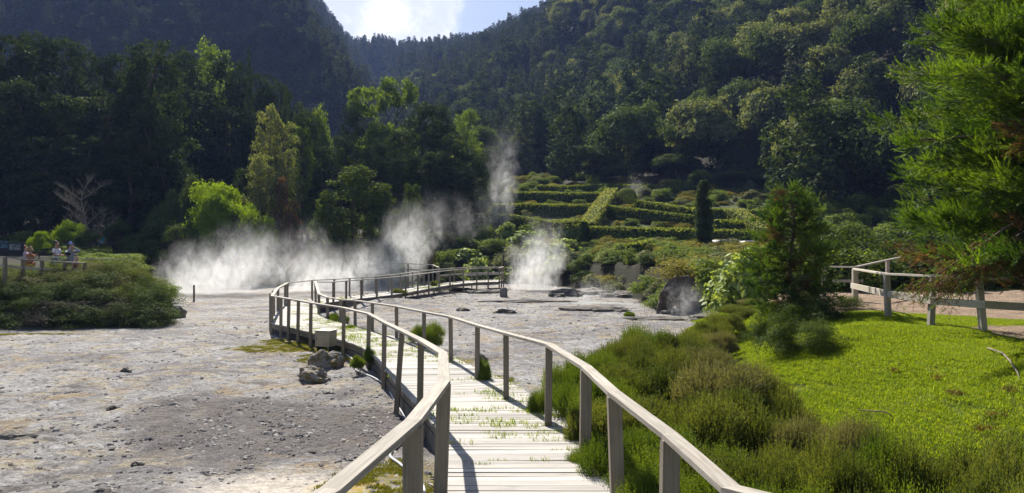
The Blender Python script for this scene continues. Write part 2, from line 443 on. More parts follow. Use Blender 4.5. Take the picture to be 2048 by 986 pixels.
# fine relief of loose crust near the camera
dn = near_seg(X, Y, [(p[0], p[1]) for p in LEFT])
fine = sm(45, 12, Y) * sm(5, 2, X) * (1 - sm(1.2, .5, dn) * .7)
smooth_sand = sm(.9, .2, np.hypot((X + 2.5 + (Y - 8) * .25) / 2.0, (Y - 7.7) / 1.7) + .12 * vn(X * 2, Y * 2, 3)) 
Z = Z + fine * (1 - smooth_sand * .9) * (.05 * np.abs(fbm(X * 1.6, Y * 1.6, 3, 43)) + .034 * fbm(X * 5, Y * 5, 3, 40) + .014 * vn(X * 15, Y * 15, 41))
V = np.stack([X, Y, Z], -1).reshape(-1, 3)
gme = np_mesh('ground', V, np.full((nr - 1) * (nc - 1), 4), loops, smooth=True)
def vattr(me, name, A):
    a = me.attributes.new(name, 'FLOAT', 'POINT'); a.data.foreach_set('value', np.ascontiguousarray(np.clip(A, 0, 1), dtype=np.float32).ravel())
jig = .5 * fbm(X * .9, Y * .9, 4, 50)
lx0 = 3.3 + 1.7 * sm(14, 20, Y) + 2.2 * sm(20, 29, Y)
lawn = sm(.2, .9, (X - lx0) + jig) * sm(31, 27, Y + jig * 2) * sm(-4, 0, Y)
pathy = np.where(X > 8.2, 1, 0) * sm(16.6, 17.4, Y + (X - 10) * .75 + jig * .7) * sm(27, 25.6, Y + jig)
pathy = np.maximum(pathy, sm(.8, .2, np.hypot((X - 10.6) / 2.6, (Y - 13.2) / 2.6) + jig * .5 - .2))
lawn = lawn * (1 - pathy)
pathleft = sm(29.2, 29.7, Y) * sm(34, 33, Y) * sm(-15.5, -16.5, X)
yb_ = np.interp(X, [-60, -20, -8, 1, 3.8, 6.4, 7.6, 9.5, 60], [66, 62, 59, 57, 52.5, 44, 35, 30, 30])
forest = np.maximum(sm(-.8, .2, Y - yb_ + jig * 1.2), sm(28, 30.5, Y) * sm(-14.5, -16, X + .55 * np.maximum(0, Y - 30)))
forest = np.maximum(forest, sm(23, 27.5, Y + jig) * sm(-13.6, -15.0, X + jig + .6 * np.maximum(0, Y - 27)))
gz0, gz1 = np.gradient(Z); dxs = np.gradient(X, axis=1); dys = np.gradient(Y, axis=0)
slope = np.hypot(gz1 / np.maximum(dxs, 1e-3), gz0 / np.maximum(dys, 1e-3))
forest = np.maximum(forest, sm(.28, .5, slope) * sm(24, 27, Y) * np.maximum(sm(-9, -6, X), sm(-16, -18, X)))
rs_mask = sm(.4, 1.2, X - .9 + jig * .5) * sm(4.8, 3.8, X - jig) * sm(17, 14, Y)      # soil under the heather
gravel = sm(1.15, .55, np.hypot((X + 3.9 + (Y - 12) * .2) / 3.0, (Y - 11.8) / 2.9) + jig * 1.3)
gravel = gravel * (1 - smooth_sand)
moss = sm(.95, .35, np.hypot((X + 1.45) / .75, (Y - 7.9) / 1.4) + jig * 1.1 - .1)
for cx, cy, rx, ry in ((-6.3, 20.6, 2.1, .9), (-4.9, 18.8, .9, .9), (-17.0, 24.0, 1.8, .25), (-.5, 15.7, .5, .5), (.5, 13.6, .35, .9), (-1.4, 18.4, .6, .5), (-7.2, 22.0, .9, .7)):
    moss = np.maximum(moss, sm(1.1, .6, np.hypot((X - cx) / rx, (Y - cy) / ry) + jig * .9))
farlawn = sm(1.2, .8, np.hypot((X + 19) / 6, (Y - 56) / 3)) + sm(1.2, .8, np.hypot((X + 10) / 3.5, (Y - 55) / 3))
gard = sm(56, 60, Y) * sm(108, 103, Y) * sm(-7, -4, X) * sm(.40, .37, X / np.maximum(Y, 1))
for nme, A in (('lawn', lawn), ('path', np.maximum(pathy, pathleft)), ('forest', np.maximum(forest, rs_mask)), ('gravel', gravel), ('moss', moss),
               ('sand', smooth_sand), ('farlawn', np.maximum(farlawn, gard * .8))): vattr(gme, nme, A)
m, nt = newmat('volcanic_ground')
tc = N(nt, 'ShaderNodeTexCoord'); O = tc.outputs['Object']
n1 = noise(nt, O, .35, 6, .6, .4); n2 = noise(nt, O, 1.7, 6, .62); n3 = noise(nt, O, 9, 6, .7); n4 = noise(nt, O, 30, 5, .75)
stretch = N(nt, 'ShaderNodeMapping'); stretch.inputs['Scale'].default_value = (.8, 1.15, 1); nt.links.new(O, stretch.inputs[0])
n5 = noise(nt, stretch.outputs[0], 1.1, 7, .7, .8)
c = mixc(nt, ramp(nt, n1, .38, .62), (.37, .36, .355), (.24, .23, .23))
c = mixc(nt, math_(nt, 'MULTIPLY', ramp(nt, n2, .49, .64), .65), c, (.45, .38, .25))
c = mixc(nt, math_(nt, 'MULTIPLY', ramp(nt, n5, .54, .66), .75), c, (.52, .515, .52))
c = mixc(nt, math_(nt, 'MULTIPLY', ramp(nt, n5, .46, .36), .85), c, (.15, .135, .13))
n6 = noise(nt, stretch.outputs[0], .8, 6, .65, .5)
c = mixc(nt, math_(nt, 'MULTIPLY', ramp(nt, n6, .55, .66), .65), c, (.36, .26, .13))
gv = math_(nt, 'MULTIPLY', attr(nt, 'gravel'), math_(nt, 'MULTIPLY_ADD', n3, .7, .45), clamp=True)
c = mixc(nt, gv, c, (.135, .12, .12))
c = mixc(nt, attr(nt, 'sand'), c, mixc(nt, n2, (.33, .295, .25), (.39, .355, .31)))
sp = N(nt, 'ShaderNodeTexVoronoi', ins={'Scale': 26.}); nt.links.new(O, sp.inputs['Vector'])
pk = math_(nt, 'MULTIPLY', ramp(nt, sp.outputs['Distance'], .28, .12), ramp(nt, n2, .46, .58))
c = mixc(nt, math_(nt, 'MULTIPLY', pk, .55), c, (.14, .125, .12))
k = math_(nt, 'MULTIPLY_ADD', n3, 2.2, -.10); k = math_(nt, 'MULTIPLY', k, math_(nt, 'MULTIPLY_ADD', n4, 2.2, -.10)); k = math_(nt, 'MAXIMUM', k, .30); k = math_(nt, 'MINIMUM', k, 1.5)
cc = N(nt, 'ShaderNodeCombineColor')
for i in range(3): nt.links.new(k, cc.inputs[i])
c = mixc(nt, 1., c, cc.outputs[0], 'MULTIPLY')
c = mixc(nt, attr(nt, 'path'), c, mixc(nt, ramp(nt, n2, .4, .6), (.40, .29, .20), (.30, .22, .155)))
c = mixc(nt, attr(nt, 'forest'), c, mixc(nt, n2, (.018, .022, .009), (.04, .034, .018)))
c = mixc(nt, attr(nt, 'farlawn'), c, mixc(nt, n2, (.05, .075, .015), (.10, .12, .03)))
c = mixc(nt, attr(nt, 'lawn'), c, mixc(nt, ramp(nt, n2, .4, .62), (.11, .16, .015), (.20, .20, .03)))
mo = math_(nt, 'MULTIPLY', attr(nt, 'moss'), ramp(nt, n3, .38, .55))
c = mixc(nt, mo, c, mixc(nt, ramp(nt, n2, .4, .6), (.22, .20, .03), (.30, .20, .04)))
p = N(nt, 'ShaderNodeBsdfPrincipled', ins={'Roughness': .9, 'Specular IOR Level': .18}); nt.links.new(c, p.inputs['Base Color'])
hb = math_(nt, 'ADD', math_(nt, 'MULTIPLY', n3, 1.5), math_(nt, 'MULTIPLY', n4, .45))
hb = math_(nt, 'ADD', hb, math_(nt, 'MULTIPLY', n5, 1.2))
rel = math_(nt, 'SUBTRACT', 1.0, math_(nt, 'MULTIPLY', attr(nt, 'sand'), .8))
bp = N(nt, 'ShaderNodeBump', ins={'Distance': .10}); nt.links.new(rel, bp.inputs['Strength']); nt.links.new(hb, bp.inputs['Height']); nt.links.new(bp.outputs[0], p.inputs['Normal'])
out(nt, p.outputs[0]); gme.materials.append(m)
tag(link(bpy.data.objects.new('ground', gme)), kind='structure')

# ------------------------------------------------------------------ scatter of uncountable things (geometry nodes)
def scatter(name, pts, scl, rot, idx, meshes, label=None, cat=None, tilt=None):
    me = np_mesh(name, pts, [], [])
    n = len(pts)
    scl = np.asarray(scl, float)
    if scl.ndim == 1: scl = np.stack([scl] * 3, -1)
    a = me.attributes.new('scl', 'FLOAT_VECTOR', 'POINT'); a.data.foreach_set('vector', np.ascontiguousarray(scl, dtype=np.float32).ravel())
    rv = np.zeros((n, 3), dtype=np.float32); rv[:, 2] = rot
    if tilt is not None: rv[:, :2] = tilt
    a = me.attributes.new('rot', 'FLOAT_VECTOR', 'POINT'); a.data.foreach_set('vector', rv.ravel())
    a = me.attributes.new('idx', 'INT', 'POINT'); a.data.foreach_set('value', np.ascontiguousarray(idx, dtype=np.int32))
    col = bpy.data.collections.new(name + '_kinds')
    for k, q in enumerate(meshes): col.objects.link(bpy.data.objects.new('%s_kind_%02d' % (name, k), q))
    ng = bpy.data.node_groups.new(name, 'GeometryNodeTree')
    ng.interface.new_socket('Geometry', in_out='INPUT', socket_type='NodeSocketGeometry')
    ng.interface.new_socket('Geometry', in_out='OUTPUT', socket_type='NodeSocketGeometry')
    gi = ng.nodes.new('NodeGroupInput'); go = ng.nodes.new('NodeGroupOutput')
    ip = ng.nodes.new('GeometryNodeInstanceOnPoints'); ci = ng.nodes.new('GeometryNodeCollectionInfo')
    ci.inputs['Collection'].default_value = col; ci.inputs['Separate Children'].default_value = True; ci.inputs['Reset Children'].default_value = True
    def na(nm, ty):
        q = ng.nodes.new('GeometryNodeInputNamedAttribute'); q.data_type = ty; q.inputs['Name'].default_value = nm
        return [s for s in q.outputs if s.enabled and s.name == 'Attribute'][0]
    ng.links.new(gi.outputs[0], ip.inputs['Points']); ng.links.new(ci.outputs[0], ip.inputs['Instance'])
    ip.inputs['Pick Instance'].default_value = True
    ng.links.new(na('idx', 'INT'), ip.inputs['Instance Index'])
    er = ng.nodes.new('FunctionNodeEulerToRotation'); ng.links.new(na('rot', 'FLOAT_VECTOR'), er.inputs[0])
    ng.links.new(er.outputs[0], ip.inputs['Rotation']); ng.links.new(na('scl', 'FLOAT_VECTOR'), ip.inputs['Scale'])
    ng.links.new(ip.outputs[0], go.inputs[0])
    o = link(bpy.data.objects.new(name, me)); md = o.modifiers.new('scatter', 'NODES'); md.node_group = ng
    tag(o, label, cat, kind='stuff'); return o

# ------------------------------------------------------------------ BOARDWALK
bw = empty('boardwalk', (0, 0, 0))
tag(bw, 'long weathered wooden boardwalk winding across the steaming clay to a far viewing platform', 'boardwalk')
def dense(P, step):
    out_ = []
    for a, b in zip(P[:-1], P[1:]):
        n = max(1, int(round(math.dist(a[:2], b[:2]) / step)))
        for i in range(n): out_.append(tuple(a[k] + (b[k] - a[k]) * i / n for k in range(3)))
    out_.append(P[-1]); return out_
def resample(P, n):
    P = np.array(P); d = np.r_[0, np.cumsum(np.linalg.norm(np.diff(P[:, :2], axis=0), axis=1))]
    t = np.linspace(0, d[-1], n); return np.stack([np.interp(t, d, P[:, k]) for k in range(3)], -1)
def catmull(P, sub=8):
    P = [np.array(p, float) for p in P]; P = [2 * P[0] - P[1]] + P + [2 * P[-1] - P[-2]]; o = []
    for i in range(1, len(P) - 2):
        for k in range(sub):
            t = k / sub
            o.append(.5 * ((2 * P[i]) + (-P[i - 1] + P[i + 1]) * t + (2 * P[i - 1] - 5 * P[i] + 4 * P[i + 1] - P[i + 2]) * t * t + (-P[i - 1] + 3 * P[i] - 3 * P[i + 1] + P[i + 2]) * t ** 3))
    o.append(P[-2]); return np.array(o)
dk = MB(); gaps = []
def lay_planks(Lp, Rp):
    """boards laid across, butted with narrow gaps; matched pairs along the two edges"""
    Ls = []; Rs = []
    for (a, b), (c_, d) in zip(zip(Lp[:-1], Lp[1:]), zip(Rp[:-1], Rp[1:])):
        L1 = (math.dist(a[:2], b[:2]) + math.dist(c_[:2], d[:2])) / 2
        n = max(1, int(round(L1 / .152)))
        for i in range(n):
            f0, f1 = i / n, (i + 1) / n
            g = .016 / L1
            la = [a[k] + (b[k] - a[k]) * (f0 + g / 2) for k in range(3)]; lb = [a[k] + (b[k] - a[k]) * (f1 - g / 2) for k in range(3)]
            ra = [c_[k] + (d[k] - c_[k]) * (f0 + g / 2) for k in range(3)]; rb = [c_[k] + (d[k] - c_[k]) * (f1 - g / 2) for k in range(3)]
            e = random.uniform(0, .035); v = Vector(ra) - Vector(la); v.normalize()
            la, lb = Vector(la) - v * e, Vector(lb) - v * e
            e = random.uniform(0, .035); ra, rb = Vector(ra) + v * e, Vector(rb) + v * e
            z = [random.uniform(-.006, .006) for _ in range(4)]
            P = []
            for q, zz in zip((la, lb, rb, ra), z): P.append((q.x, q.y, q.z + zz))
            for q, zz in zip((la, lb, rb, ra), z): P.append((q.x, q.y, q.z + zz - .038))
            w = (rb - lb).length; wd = (lb - la).length; u = random.random() * 90
            U = [[(u, u), (u, u + wd), (u + w, u + wd), (u + w, u)]] + [[(u, u), (u + w, u), (u + w, u + .04), (u, u + .04)]] * 5
            dk.poly(P, [(3, 2, 1, 0), (4, 5, 6, 7), (0, 1, 5, 4), (1, 2, 6, 5), (2, 3, 7, 6), (3, 0, 4, 7)], random.random(),
                    [[(u + w, u), (u + w, u + wd), (u, u + wd), (u, u)]] + U[1:])
            if random.random() < .9: gaps.append((lb, rb))
Ld = catmull(LEFT, 3); Rd = catmull(RIGHT, 3)
lay_planks([tuple(p) for p in Ld], [tuple(p) for p in Rd])
lay_planks([tuple(p) for p in catmull(FARL, 2)], [tuple(p) for p in catmull(FARR, 2)])
dko = dk.build('deck', M['deck'], bw); dko['label'] = 'sun-bleached cross boards with grass growing in the gaps'
st = MB()
for P, sgn in ((Ld, 1), (Rd, -1), (catmull(FARL, 2), 1), (catmull(FARR, 2), -1)):
    for a, b in zip(P[:-1], P[1:]):
        d = Vector(b - a); s2 = Vector((d.y, -d.x, 0)).normalized() * .06 * sgn
        st.beam(Vector(a) + s2 + Vector((0, 0, -.125)), Vector(b) + s2 + Vector((0, 0, -.125)), .06, .16, tint=random.uniform(.2, .5), e1=.01)
st.build('side_beam', M['post'], bw)
fd = MB()
for P in (Ld,):
    PP = dense([tuple(p) for p in P], .42)
    for a, b in zip(PP[:-1], PP[1:]):
        if a[1] > 19: break
        g = H(a[0] + .2, a[1]); t = a[2] - .215
        if t - g < .04: continue
        fd.beam(Vector((a[0] + .10, a[1], (t + g) / 2 - .05)), Vector((b[0] + .10, b[1] - .015, (t + g) / 2 - .05)), .16, t - g + .1, tint=random.random())
fd.build('foundation_block', principled('rough_stone_footing', (.17, .155, .14), .9, .2, var=((.09, .085, .07), 3), bump=(14, .8, .03)), bw)
def post(p, z0, z1, w=.092, lean=(0, 0), mat='post'):
    mb = MB(); mb.beam((p[0] + lean[0], p[1] + lean[1], z0), (p[0], p[1], z1), w, w, up=(0, 1, 0), tint=random.uniform(.25, .9))
    return mb.build('post', M[mat], bw, bevel=.006)
def rails(P, name='handrail', w=.112, h=.042, par=None, mat='rail'):
    mb = MB()
    for a, b in zip(P[:-1], P[1:]):
        mb.beam(a, b, w, h, tint=random.uniform(.3, .9), e0=.0, e1=.012)
    o = mb.build(name, M[mat], par or bw, bevel=.004)
    return o
# left rail near: pixel-measured corners at their real distances
LR = [(-1.35, 1.9, 1.45), at(660, 986, 3.35), at(826, 845, 4.7), at(888, 765, 6.2), at(886, 708, 8.4), at(842, 681, 10.6), at(804, 662, 12.6), at(769, 645, 14.9), at(738, 628, 17.3),
      at(688, 616, 19.2), at(622, 606, 20.9), at(597, 601, 21.8), at(578, 598, 22.5), at(562, 595, 23.2), at(544, 592, 24.1), at(556, 576, 28.5), at(575, 566, 33.4)]
rails(LR)
for i, px_lean in ((2, 0), (3, 0), (5, 0), (6, -.1), (7, 0), (8, 0), (9, 0), (10, 0), (11, 0), (12, 0), (13, 0), (14, 0), (15, 0), (16, 0)):
    p = LR[i]; g = H(p[0], p[1])
    if i == 3: post((p[0] - .0, p[1], 0), g - .2, p[2] - .02, .115, (-.05, 0))
    elif i == 2: post((p[0] - .0, p[1], 0), g - .2, p[2] - .02, .125)
    else: post(p, g - .1, p[2] - .02, .088, (px_lean - random.uniform(0, .03), 0))
post((-8.75, 25.4, 0), -.4, .90, .10); post((-9.2, 27.0, 0), -.4, .90, .10); post((-10.1, 31.2, 0), -.4, .90, .10)
# far left run, turning right
def off_rail(P, dz=.92, side=1, w=.06):
    o = []
    for i, p in enumerate(P):
        a = P[max(i - 1, 0)]; b = P[min(i + 1, len(P) - 1)]; d = Vector((b[0] - a[0], b[1] - a[1], 0)).normalized()
        n = Vector((-d.y, d.x, 0)) * side * w; o.append((p[0] + n.x, p[1] + n.y, p[2] + dz))
    return o
FL = [tuple(p) for p in catmull(FARL, 2)]; FR = [tuple(p) for p in catmull(FARR, 2)]
flr = off_rail(FL, .93, 1); rails([LR[-1]] + flr[1:])
for p in flr[1:]: post(p, H(p[0], p[1]) - .1, p[2] - .02, .085)
IR = [(1.62, 2.1, 1.62), at(1462, 980, 3.75), at(1340, 872, 4.75), at(1228, 787, 5.95), at(1172, 735, 7.4), at(1098, 690, 9.4), at(1012, 667, 11.6), at(955, 651, 13.6), at(901, 634, 16.0), at(848, 624, 17.9), at(793, 613, 20.0),
      at(745, 606, 21.9), at(710, 601, 23.4), at(681, 599, 24.5), at(655, 595, 25.6), at(638, 588, 27.2), at(631, 564, 32.0)]
rails(IR)
for i in range(2, 17):
    p = IR[i]; dzk = RIGHT[0][2]
    post(p, H(p[0], p[1]) - .15, p[2] - .02, .115 if i < 5 else .092, (.05 if i == 3 else random.uniform(-.02, .02), 0))
frr = off_rail(FR, .93, -1); rails([IR[-1]] + frr[1:])
for p in frr[1:]: post(p, H(p[0], p[1]) - .1, p[2] - .02, .095)
# second, lower rail round the end platform and its end posts
rails([(p[0], p[1], p[2] - .42) for p in flr[-5:]], 'lower_rail', .04, .09); rails([(p[0], p[1], p[2] - .42) for p in frr[-4:]], 'lower_rail', .04, .09)
e0, e1 = flr[-1], frr[-1]; rails([e0, e1]); rails([(e0[0], e0[1], e0[2] - .42), (e1[0], e1[1], e1[2] - .42)], 'lower_rail', .04, .09)
post(((e0[0] + e1[0]) / 2, (e0[1] + e1[1]) / 2, 0), -.3, e0[2] - .02, .1)
sp_ = [(-6.6, 51.5), (-8.8, 48.6), (-10.6, 52.4)]           # railing of the path joining from behind
jr = [(-4.9, 46.9, 1.2), (-5.6, 49.4, 1.3), (-7.6, 51.2, 1.35), (-10.6, 52.4, 1.35)]
rails(jr); rails([(p[0], p[1], p[2] - .42) for p in jr], 'lower_rail', .04, .09)
for p in jr: post(p, H(p[0], p[1]) - .1, p[2] - .02, .09)

# small weeds in the deck gaps
def grass_patch(name, n, w, hgt, mat, rng, spread=.5, line=False, bw_=.006):
    P = rng.uniform(-1, 1, (n, 3)) * w; P[:, 2] = 0
    if line: P[:, 1] *= .06
    a = rng.uniform(0, 6.28, n); h = hgt * rng.uniform(.4, 1.2, (n, 1))
    d = np.stack([np.cos(a), np.sin(a), np.zeros(n)], -1); tip = P + d * h * rng.uniform(.1, spread, (n, 1)) + np.array([0, 0, 1]) * h
    sd = np.stack([-np.sin(a), np.cos(a), np.zeros(n)], -1) * bw_
    mid = P * .5 + tip * .5 + np.array([0, 0, .12]) * h
    V = np.stack([P - sd, P + sd, mid + sd * .8, mid - sd * .8, tip], 1).reshape(-1, 3)
    b = np.arange(n)[:, None] * 5
    F4 = b + np.array([[0, 1, 2, 3]]); F3 = b + np.array([[3, 2, 4]])
    return np_mesh(name, V, np.r_[np.full(n, 4), np.full(n, 3)], np.r_[F4.ravel(), F3.ravel()], [mat], None, np.repeat(rng.uniform(0, 1, n), 5))
rng = np.random.default_rng(5)
weed = [grass_patch('weed', 24, .15, .055, M['grass'], rng, .9, True, .0035) for _ in range(4)]
wp, wr, wsc = [], [], []
for la, rb in gaps:
    dsty = .10 if la.y < 7.2 else (.40 if la.y < 10 else (.66 if la.y < 22 else .12))
    if la.y > 40: dsty = .02
    for k in range(9):
        f = random.random(); q = la.lerp(rb, f)
        if vn(q.x * 1.3, q.y * 2.1, 77) + .22 * (f - .4) > (.22 - dsty * .38):
            wp.append((q.x, q.y, q.z + .0)); wr.append(math.atan2(rb.y - la.y, rb.x - la.x)); wsc.append(random.uniform(.4, 1.25))
scatter('grass_tufts', np.array(wp), np.array(wsc), np.array(wr), rng.integers(0, 4, len(wp)), weed, 'thin green grass sprouting from the gaps between deck boards', 'grass')

# ------------------------------------------------------------------ LAWN grass
tufts = [grass_patch('tuft', 120, .13, .026, M['grass'], rng, 1.3, False, .0030) for _ in range(5)]
n = 90000
gy = 3.5 + (27 - 3.5) * rng.random(n) ** .75; gx = rng.uniform(3.0, 16, n)
lx = 3.3 + 1.7 * sm(14, 20, gy) + 2.2 * sm(20, 29, gy)
jg = .5 * fbm(gx * .9, gy * .9, 4, 50)
path_m = (gx > 8.2) & (gy + (gx - 10) * .75 + jg * .7 > 17.0)
path_m |= (np.hypot((gx - 10.6) / 2.6, (gy - 13.2) / 2.6) + jg * .5 < .62)
ok = (gx - lx + jg > .35) & ~path_m & (gx < gy * .9 + 2.5) & (rng.random(n) < np.clip(1.15 - gy / 40, .2, 1))
bare = fbm(gx * 2.3, gy * 2.3, 3, 60) + .5 * vn(gx * 9, gy * 9, 61) > .55
ok &= ~bare
gx, gy = gx[ok], gy[ok]
scatter('lawn_grass', np.stack([gx, gy, height(gx, gy) - .004], -1), .75 + .5 * rng.random(len(gx)) + .015 * gy, rng.uniform(0, 6.28, len(gx)), rng.integers(0, 5, len(gx)), tufts,
        'vivid green mown grass covering the sloping lawn', 'grass')
# moss cushions beside the deck
mossp = [grass_patch('moss_tuft', 40, .05, .02, M['moss'], rng, 1.2, False, .004) for _ in range(3)]
mx, my = [], []
for cx, cy, rx, ry, k in ((-1.45, 7.9, .70, 1.4, 1100), (-6.3, 20.6, 2.1, .9, 1300), (-4.9, 18.8, .9, .9, 700), (-17, 24, 1.8, .25, 350), (.5, 13.6, .35, .9, 300), (-.5, 15.7, .5, .5, 250), (-7.2, 22, .9, .7, 400)):
    a = rng.uniform(0, 6.28, k); q = np.sqrt(rng.random(k)) * 1.05; x = cx + np.cos(a) * q * rx; y = cy + np.sin(a) * q * ry
    j = fbm(x * 2.5, y * 2.5, 3, 52) > -.12; mx += list(x[j]); my += list(y[j])
mx, my = np.array(mx), np.array(my)
scatter('moss', np.stack([mx, my, height(mx, my)], -1), rng.uniform(.6, 1.6, len(mx)), rng.uniform(0, 6, len(mx)), rng.integers(0, 3, len(mx)), mossp, 'yellow green moss and low grass creeping over the clay beside the boardwalk', 'moss')

# ------------------------------------------------------------------ stones
def rock_mesh(name, seed, sub=3, rough=.35, mat=None, flat=.6):
    import bmesh
    bm = bmesh.new(); bmesh.ops.create_icosphere(bm, subdivisions=sub, radius=1)
    o = Vector((seed * 3.1, seed * 1.7, seed))
    for v in bm.verts:
        n_ = v.co.normalized()
        d = 1 + rough * mn.noise(n_ * 1.1 + o) * 1.4 + rough * .55 * mn.noise(n_ * 2.7 + o) + rough * .25 * mn.noise(n_ * 6 + o) + rough * .12 * mn.noise(n_ * 14 + o)
        cell = mn.cell(n_ * 1.8 + o); d *= 1 + .07 * cell
        v.co = n_ * d; v.co.z *= flat
    me = bpy.data.meshes.new(name); bm.to_mesh(me); bm.free(); me.materials.append(mat)
    return me
M['rock'] = principled('grey_rock', (.24, .225, .20), .9, .2, var=((.13, .115, .095), 2.2), bump=(6, .7, .05))
M['rockdark'] = principled('dark_crust_rock', (.17, .155, .135), .9, .2, var=((.09, .08, .07), 1.6), bump=(6, .8, .06))
M['rockbrown'] = principled('brown_rock', (.075, .06, .045), .95, .1, var=((.14, .12, .10), 1.6), bump=(5, 1., .08))
M['rockmoss'] = principled('stained_rock', (.30, .285, .27), .9, .2, var=((.16, .12, .045), 2.6), bump=(7, .8, .05))
M['peb'] = principled('loose_stone', (.25, .23, .225), .9, .2, var=((.13, .12, .115), 1.5), bump=(3, .6, .1))
M['pebl'] = principled('pale_stone', (.52, .50, .48), .9, .2, var=((.36, .33, .28), 1.5), bump=(3, .5, .1))
pebs = [rock_mesh('pebble', 40 + k, 2 if k < 3 else 1, .5, M['peb'] if k % 3 else M['pebl'], .65) for k in range(6)]
n = 80000
py_ = 6.2 * (46 / 6.2) ** rng.random(n); px_ = rng.uniform(-1, 1, n) * (py_ * .85 + 1)
g_ = sm(1.15, .55, np.hypot((px_ + 3.9 + (py_ - 12) * .2) / 3.0, (py_ - 11.8) / 2.9) + .5 * fbm(px_ * .9, py_ * .9, 4, 50) * .8)
sd_ = sm(.9, .2, np.hypot((px_ + 2.5 + (py_ - 8) * .25) / 2.0, (py_ - 7.7) / 1.7))
prob = .22 + .75 * g_ + .4 * np.clip(fbm(px_ * .6, py_ * .6, 3, 71), 0, 1); prob = prob * (1 - .96 * sd_)
lx = 2.6 + 1.7 * sm(14, 20, py_) + 2.2 * sm(20, 29, py_)
edge_l = np.interp(py_, [p[1] for p in LEFT[:14]], [p[0] for p in LEFT[:14]]); edge_r = np.interp(py_, [p[1] for p in RIGHT[:14]], [p[0] for p in RIGHT[:14]])
ok = (rng.random(n) < prob) & (px_ < lx) & ~((px_ > edge_l - .1) & (px_ < edge_r + .15) & (py_ < 33)) & ~((px_ < -12) & (py_ > 25.5)) & ~((px_ > .8) & (py_ < 14))
px_, py_ = px_[ok], py_[ok]
s0 = .006 + .036 * rng.random(len(px_)) ** 4.5 + .0005 * py_
sc3 = np.stack([s0 * rng.uniform(.8, 1.6, len(s0)), s0, s0 * rng.uniform(.6, 1, len(s0))], -1)
scatter('gravel', np.stack([px_, py_, height(px_, py_) + s0 * .1], -1), sc3, rng.uniform(0, 6.28, len(px_)), rng.integers(0, 6, len(px_)), pebs, 'loose grey volcanic gravel and crumbs scattered over the clay', 'gravel')

def rock(name, x, y, sx, sy, sz, seed, mat, label, group=None, sink=.25, rz=0, flat=1., z=None):
    me = rock_mesh(name, seed, 4, .42, M[mat], 1.)
    o = link(bpy.data.objects.new(name, me)); o.scale = (sx, sy, sz)
    o.location = (x, y, (H(x, y) if z is None else z) + sz * (1 - 2 * sink) * .5); o.rotation_euler.z = rz
    return tag(o, label, 'rock', group)
x, y, z = hit(650, 735); rock('rock', x, y, .40, .30, .33, 3, 'rockmoss', 'rust and grey stained boulder, rear one of the pair left of the boardwalk', rz=.5)
x, y, z = hit(628, 762); rock('rock', x, y, .36, .26, .25, 9, 'rockmoss', 'pale stained rock in front of a darker boulder, left of the white hose', rz=-.3)
x, y, z = hit(343, 636); rock('rock', x, y, .42, .36, .42, 5, 'rock', 'smooth pale grey boulder at the right foot of the shrubby mound')
x, y, z = hit(255, 645); rock('rock', x, y + .6, 1.2, .7, .55, 12, 'rockbrown', 'dark brown rock outcrop under the right half of the shrubby mound')
x, y, z = hit(1007, 594); rock('standing_stone', x, y, .22, .2, .40, 21, 'rock', 'small upright stone standing at the right end of the viewing platform')
x, y, z = hit(1134, 592); rock('rock', x, y, .95, .5, .36, 23, 'rockdark', 'jagged dark rock on the rim of the large steaming vent')
x, y, z = hit(1112, 594); rock('rock', x, y, .5, .35, .18, 24, 'rockdark', 'small dark rock left of the jagged one on the vent rim')
for k, (qx, qy, a, b, cc_, lab) in enumerate((
        (970, 585, 1.3, .7, .18, 'flat dark crust slab below the viewing platform'),
        (905, 582, 1.4, .6, .16, 'low grey crust ledge under the platform posts'),
        (1190, 588, 1.3, 1.0, .28, 'flat topped brown rock right of the large steaming vent'),
        (1250, 591, 1.2, .6, .20, 'pinkish grey flat slab between the big vent and the shrubs'),
        (1320, 596, 1.0, .6, .22, 'cracked grey slab at the foot of the shrubby bank'),
        (1175, 620, 1.5, .8, .14, 'long low dark crust bulge left of the pale pool'),
        (1215, 622, 1.0, .5, .17, 'rusty brown crust bulge in front of the pale pool'),
        (1300, 640, 1.5, .5, .12, 'thin dark crust shelf in front of the small steaming vent'),
        (1360, 628, .7, .4, .16, 'pale lump of crust beside the small steaming vent'),
        (1060, 604, 2.2, .4, .10, 'long thin crust ledge across the far clay'),
        (1010, 625, .5, .3, .12, 'dark stone lying on bare clay behind the handrail'),
        (925, 622, .3, .25, .12, 'pair-like grey stone on the pale clay above the handrail'),
        (1400, 642, .5, .4, .2, 'white crusted lump between the cave and the lawn'))):
    x, y, z = hit(qx, qy); rock('rock', x, y, a, b, cc_, 30 + k, 'rockdark' if k not in (2, 3, 8, 12) else 'rock', lab, sink=.3)
x, y, z = hit(968, 728); rock('rock', x - .05, y + .05, .13, .12, .17, 60, 'rock', 'grey stone leaning against a handrail post beside the deck')
x, y, z = hit(25, 878); rock('rock', x, y, .32, .18, .09, 61, 'rock', 'tan half-buried stone at the left edge of the clay field')
for qx, qy, s_k, lab in ((252, 716, .09, 'dark lump of crust alone on the white clay'), (225, 790, .07, 'white crusted lump on the clay left of the dark gravel'), (275, 903, .06, 'grey stone at the left end of the smooth sand'), (205, 966, .08, 'dark stone near the bottom of the clay field')):
    x, y, z = hit(qx, qy + 30); rock('rock', x, y, s_k * 1.4, s_k, s_k * .8, int(qx), 'rockdark', lab)

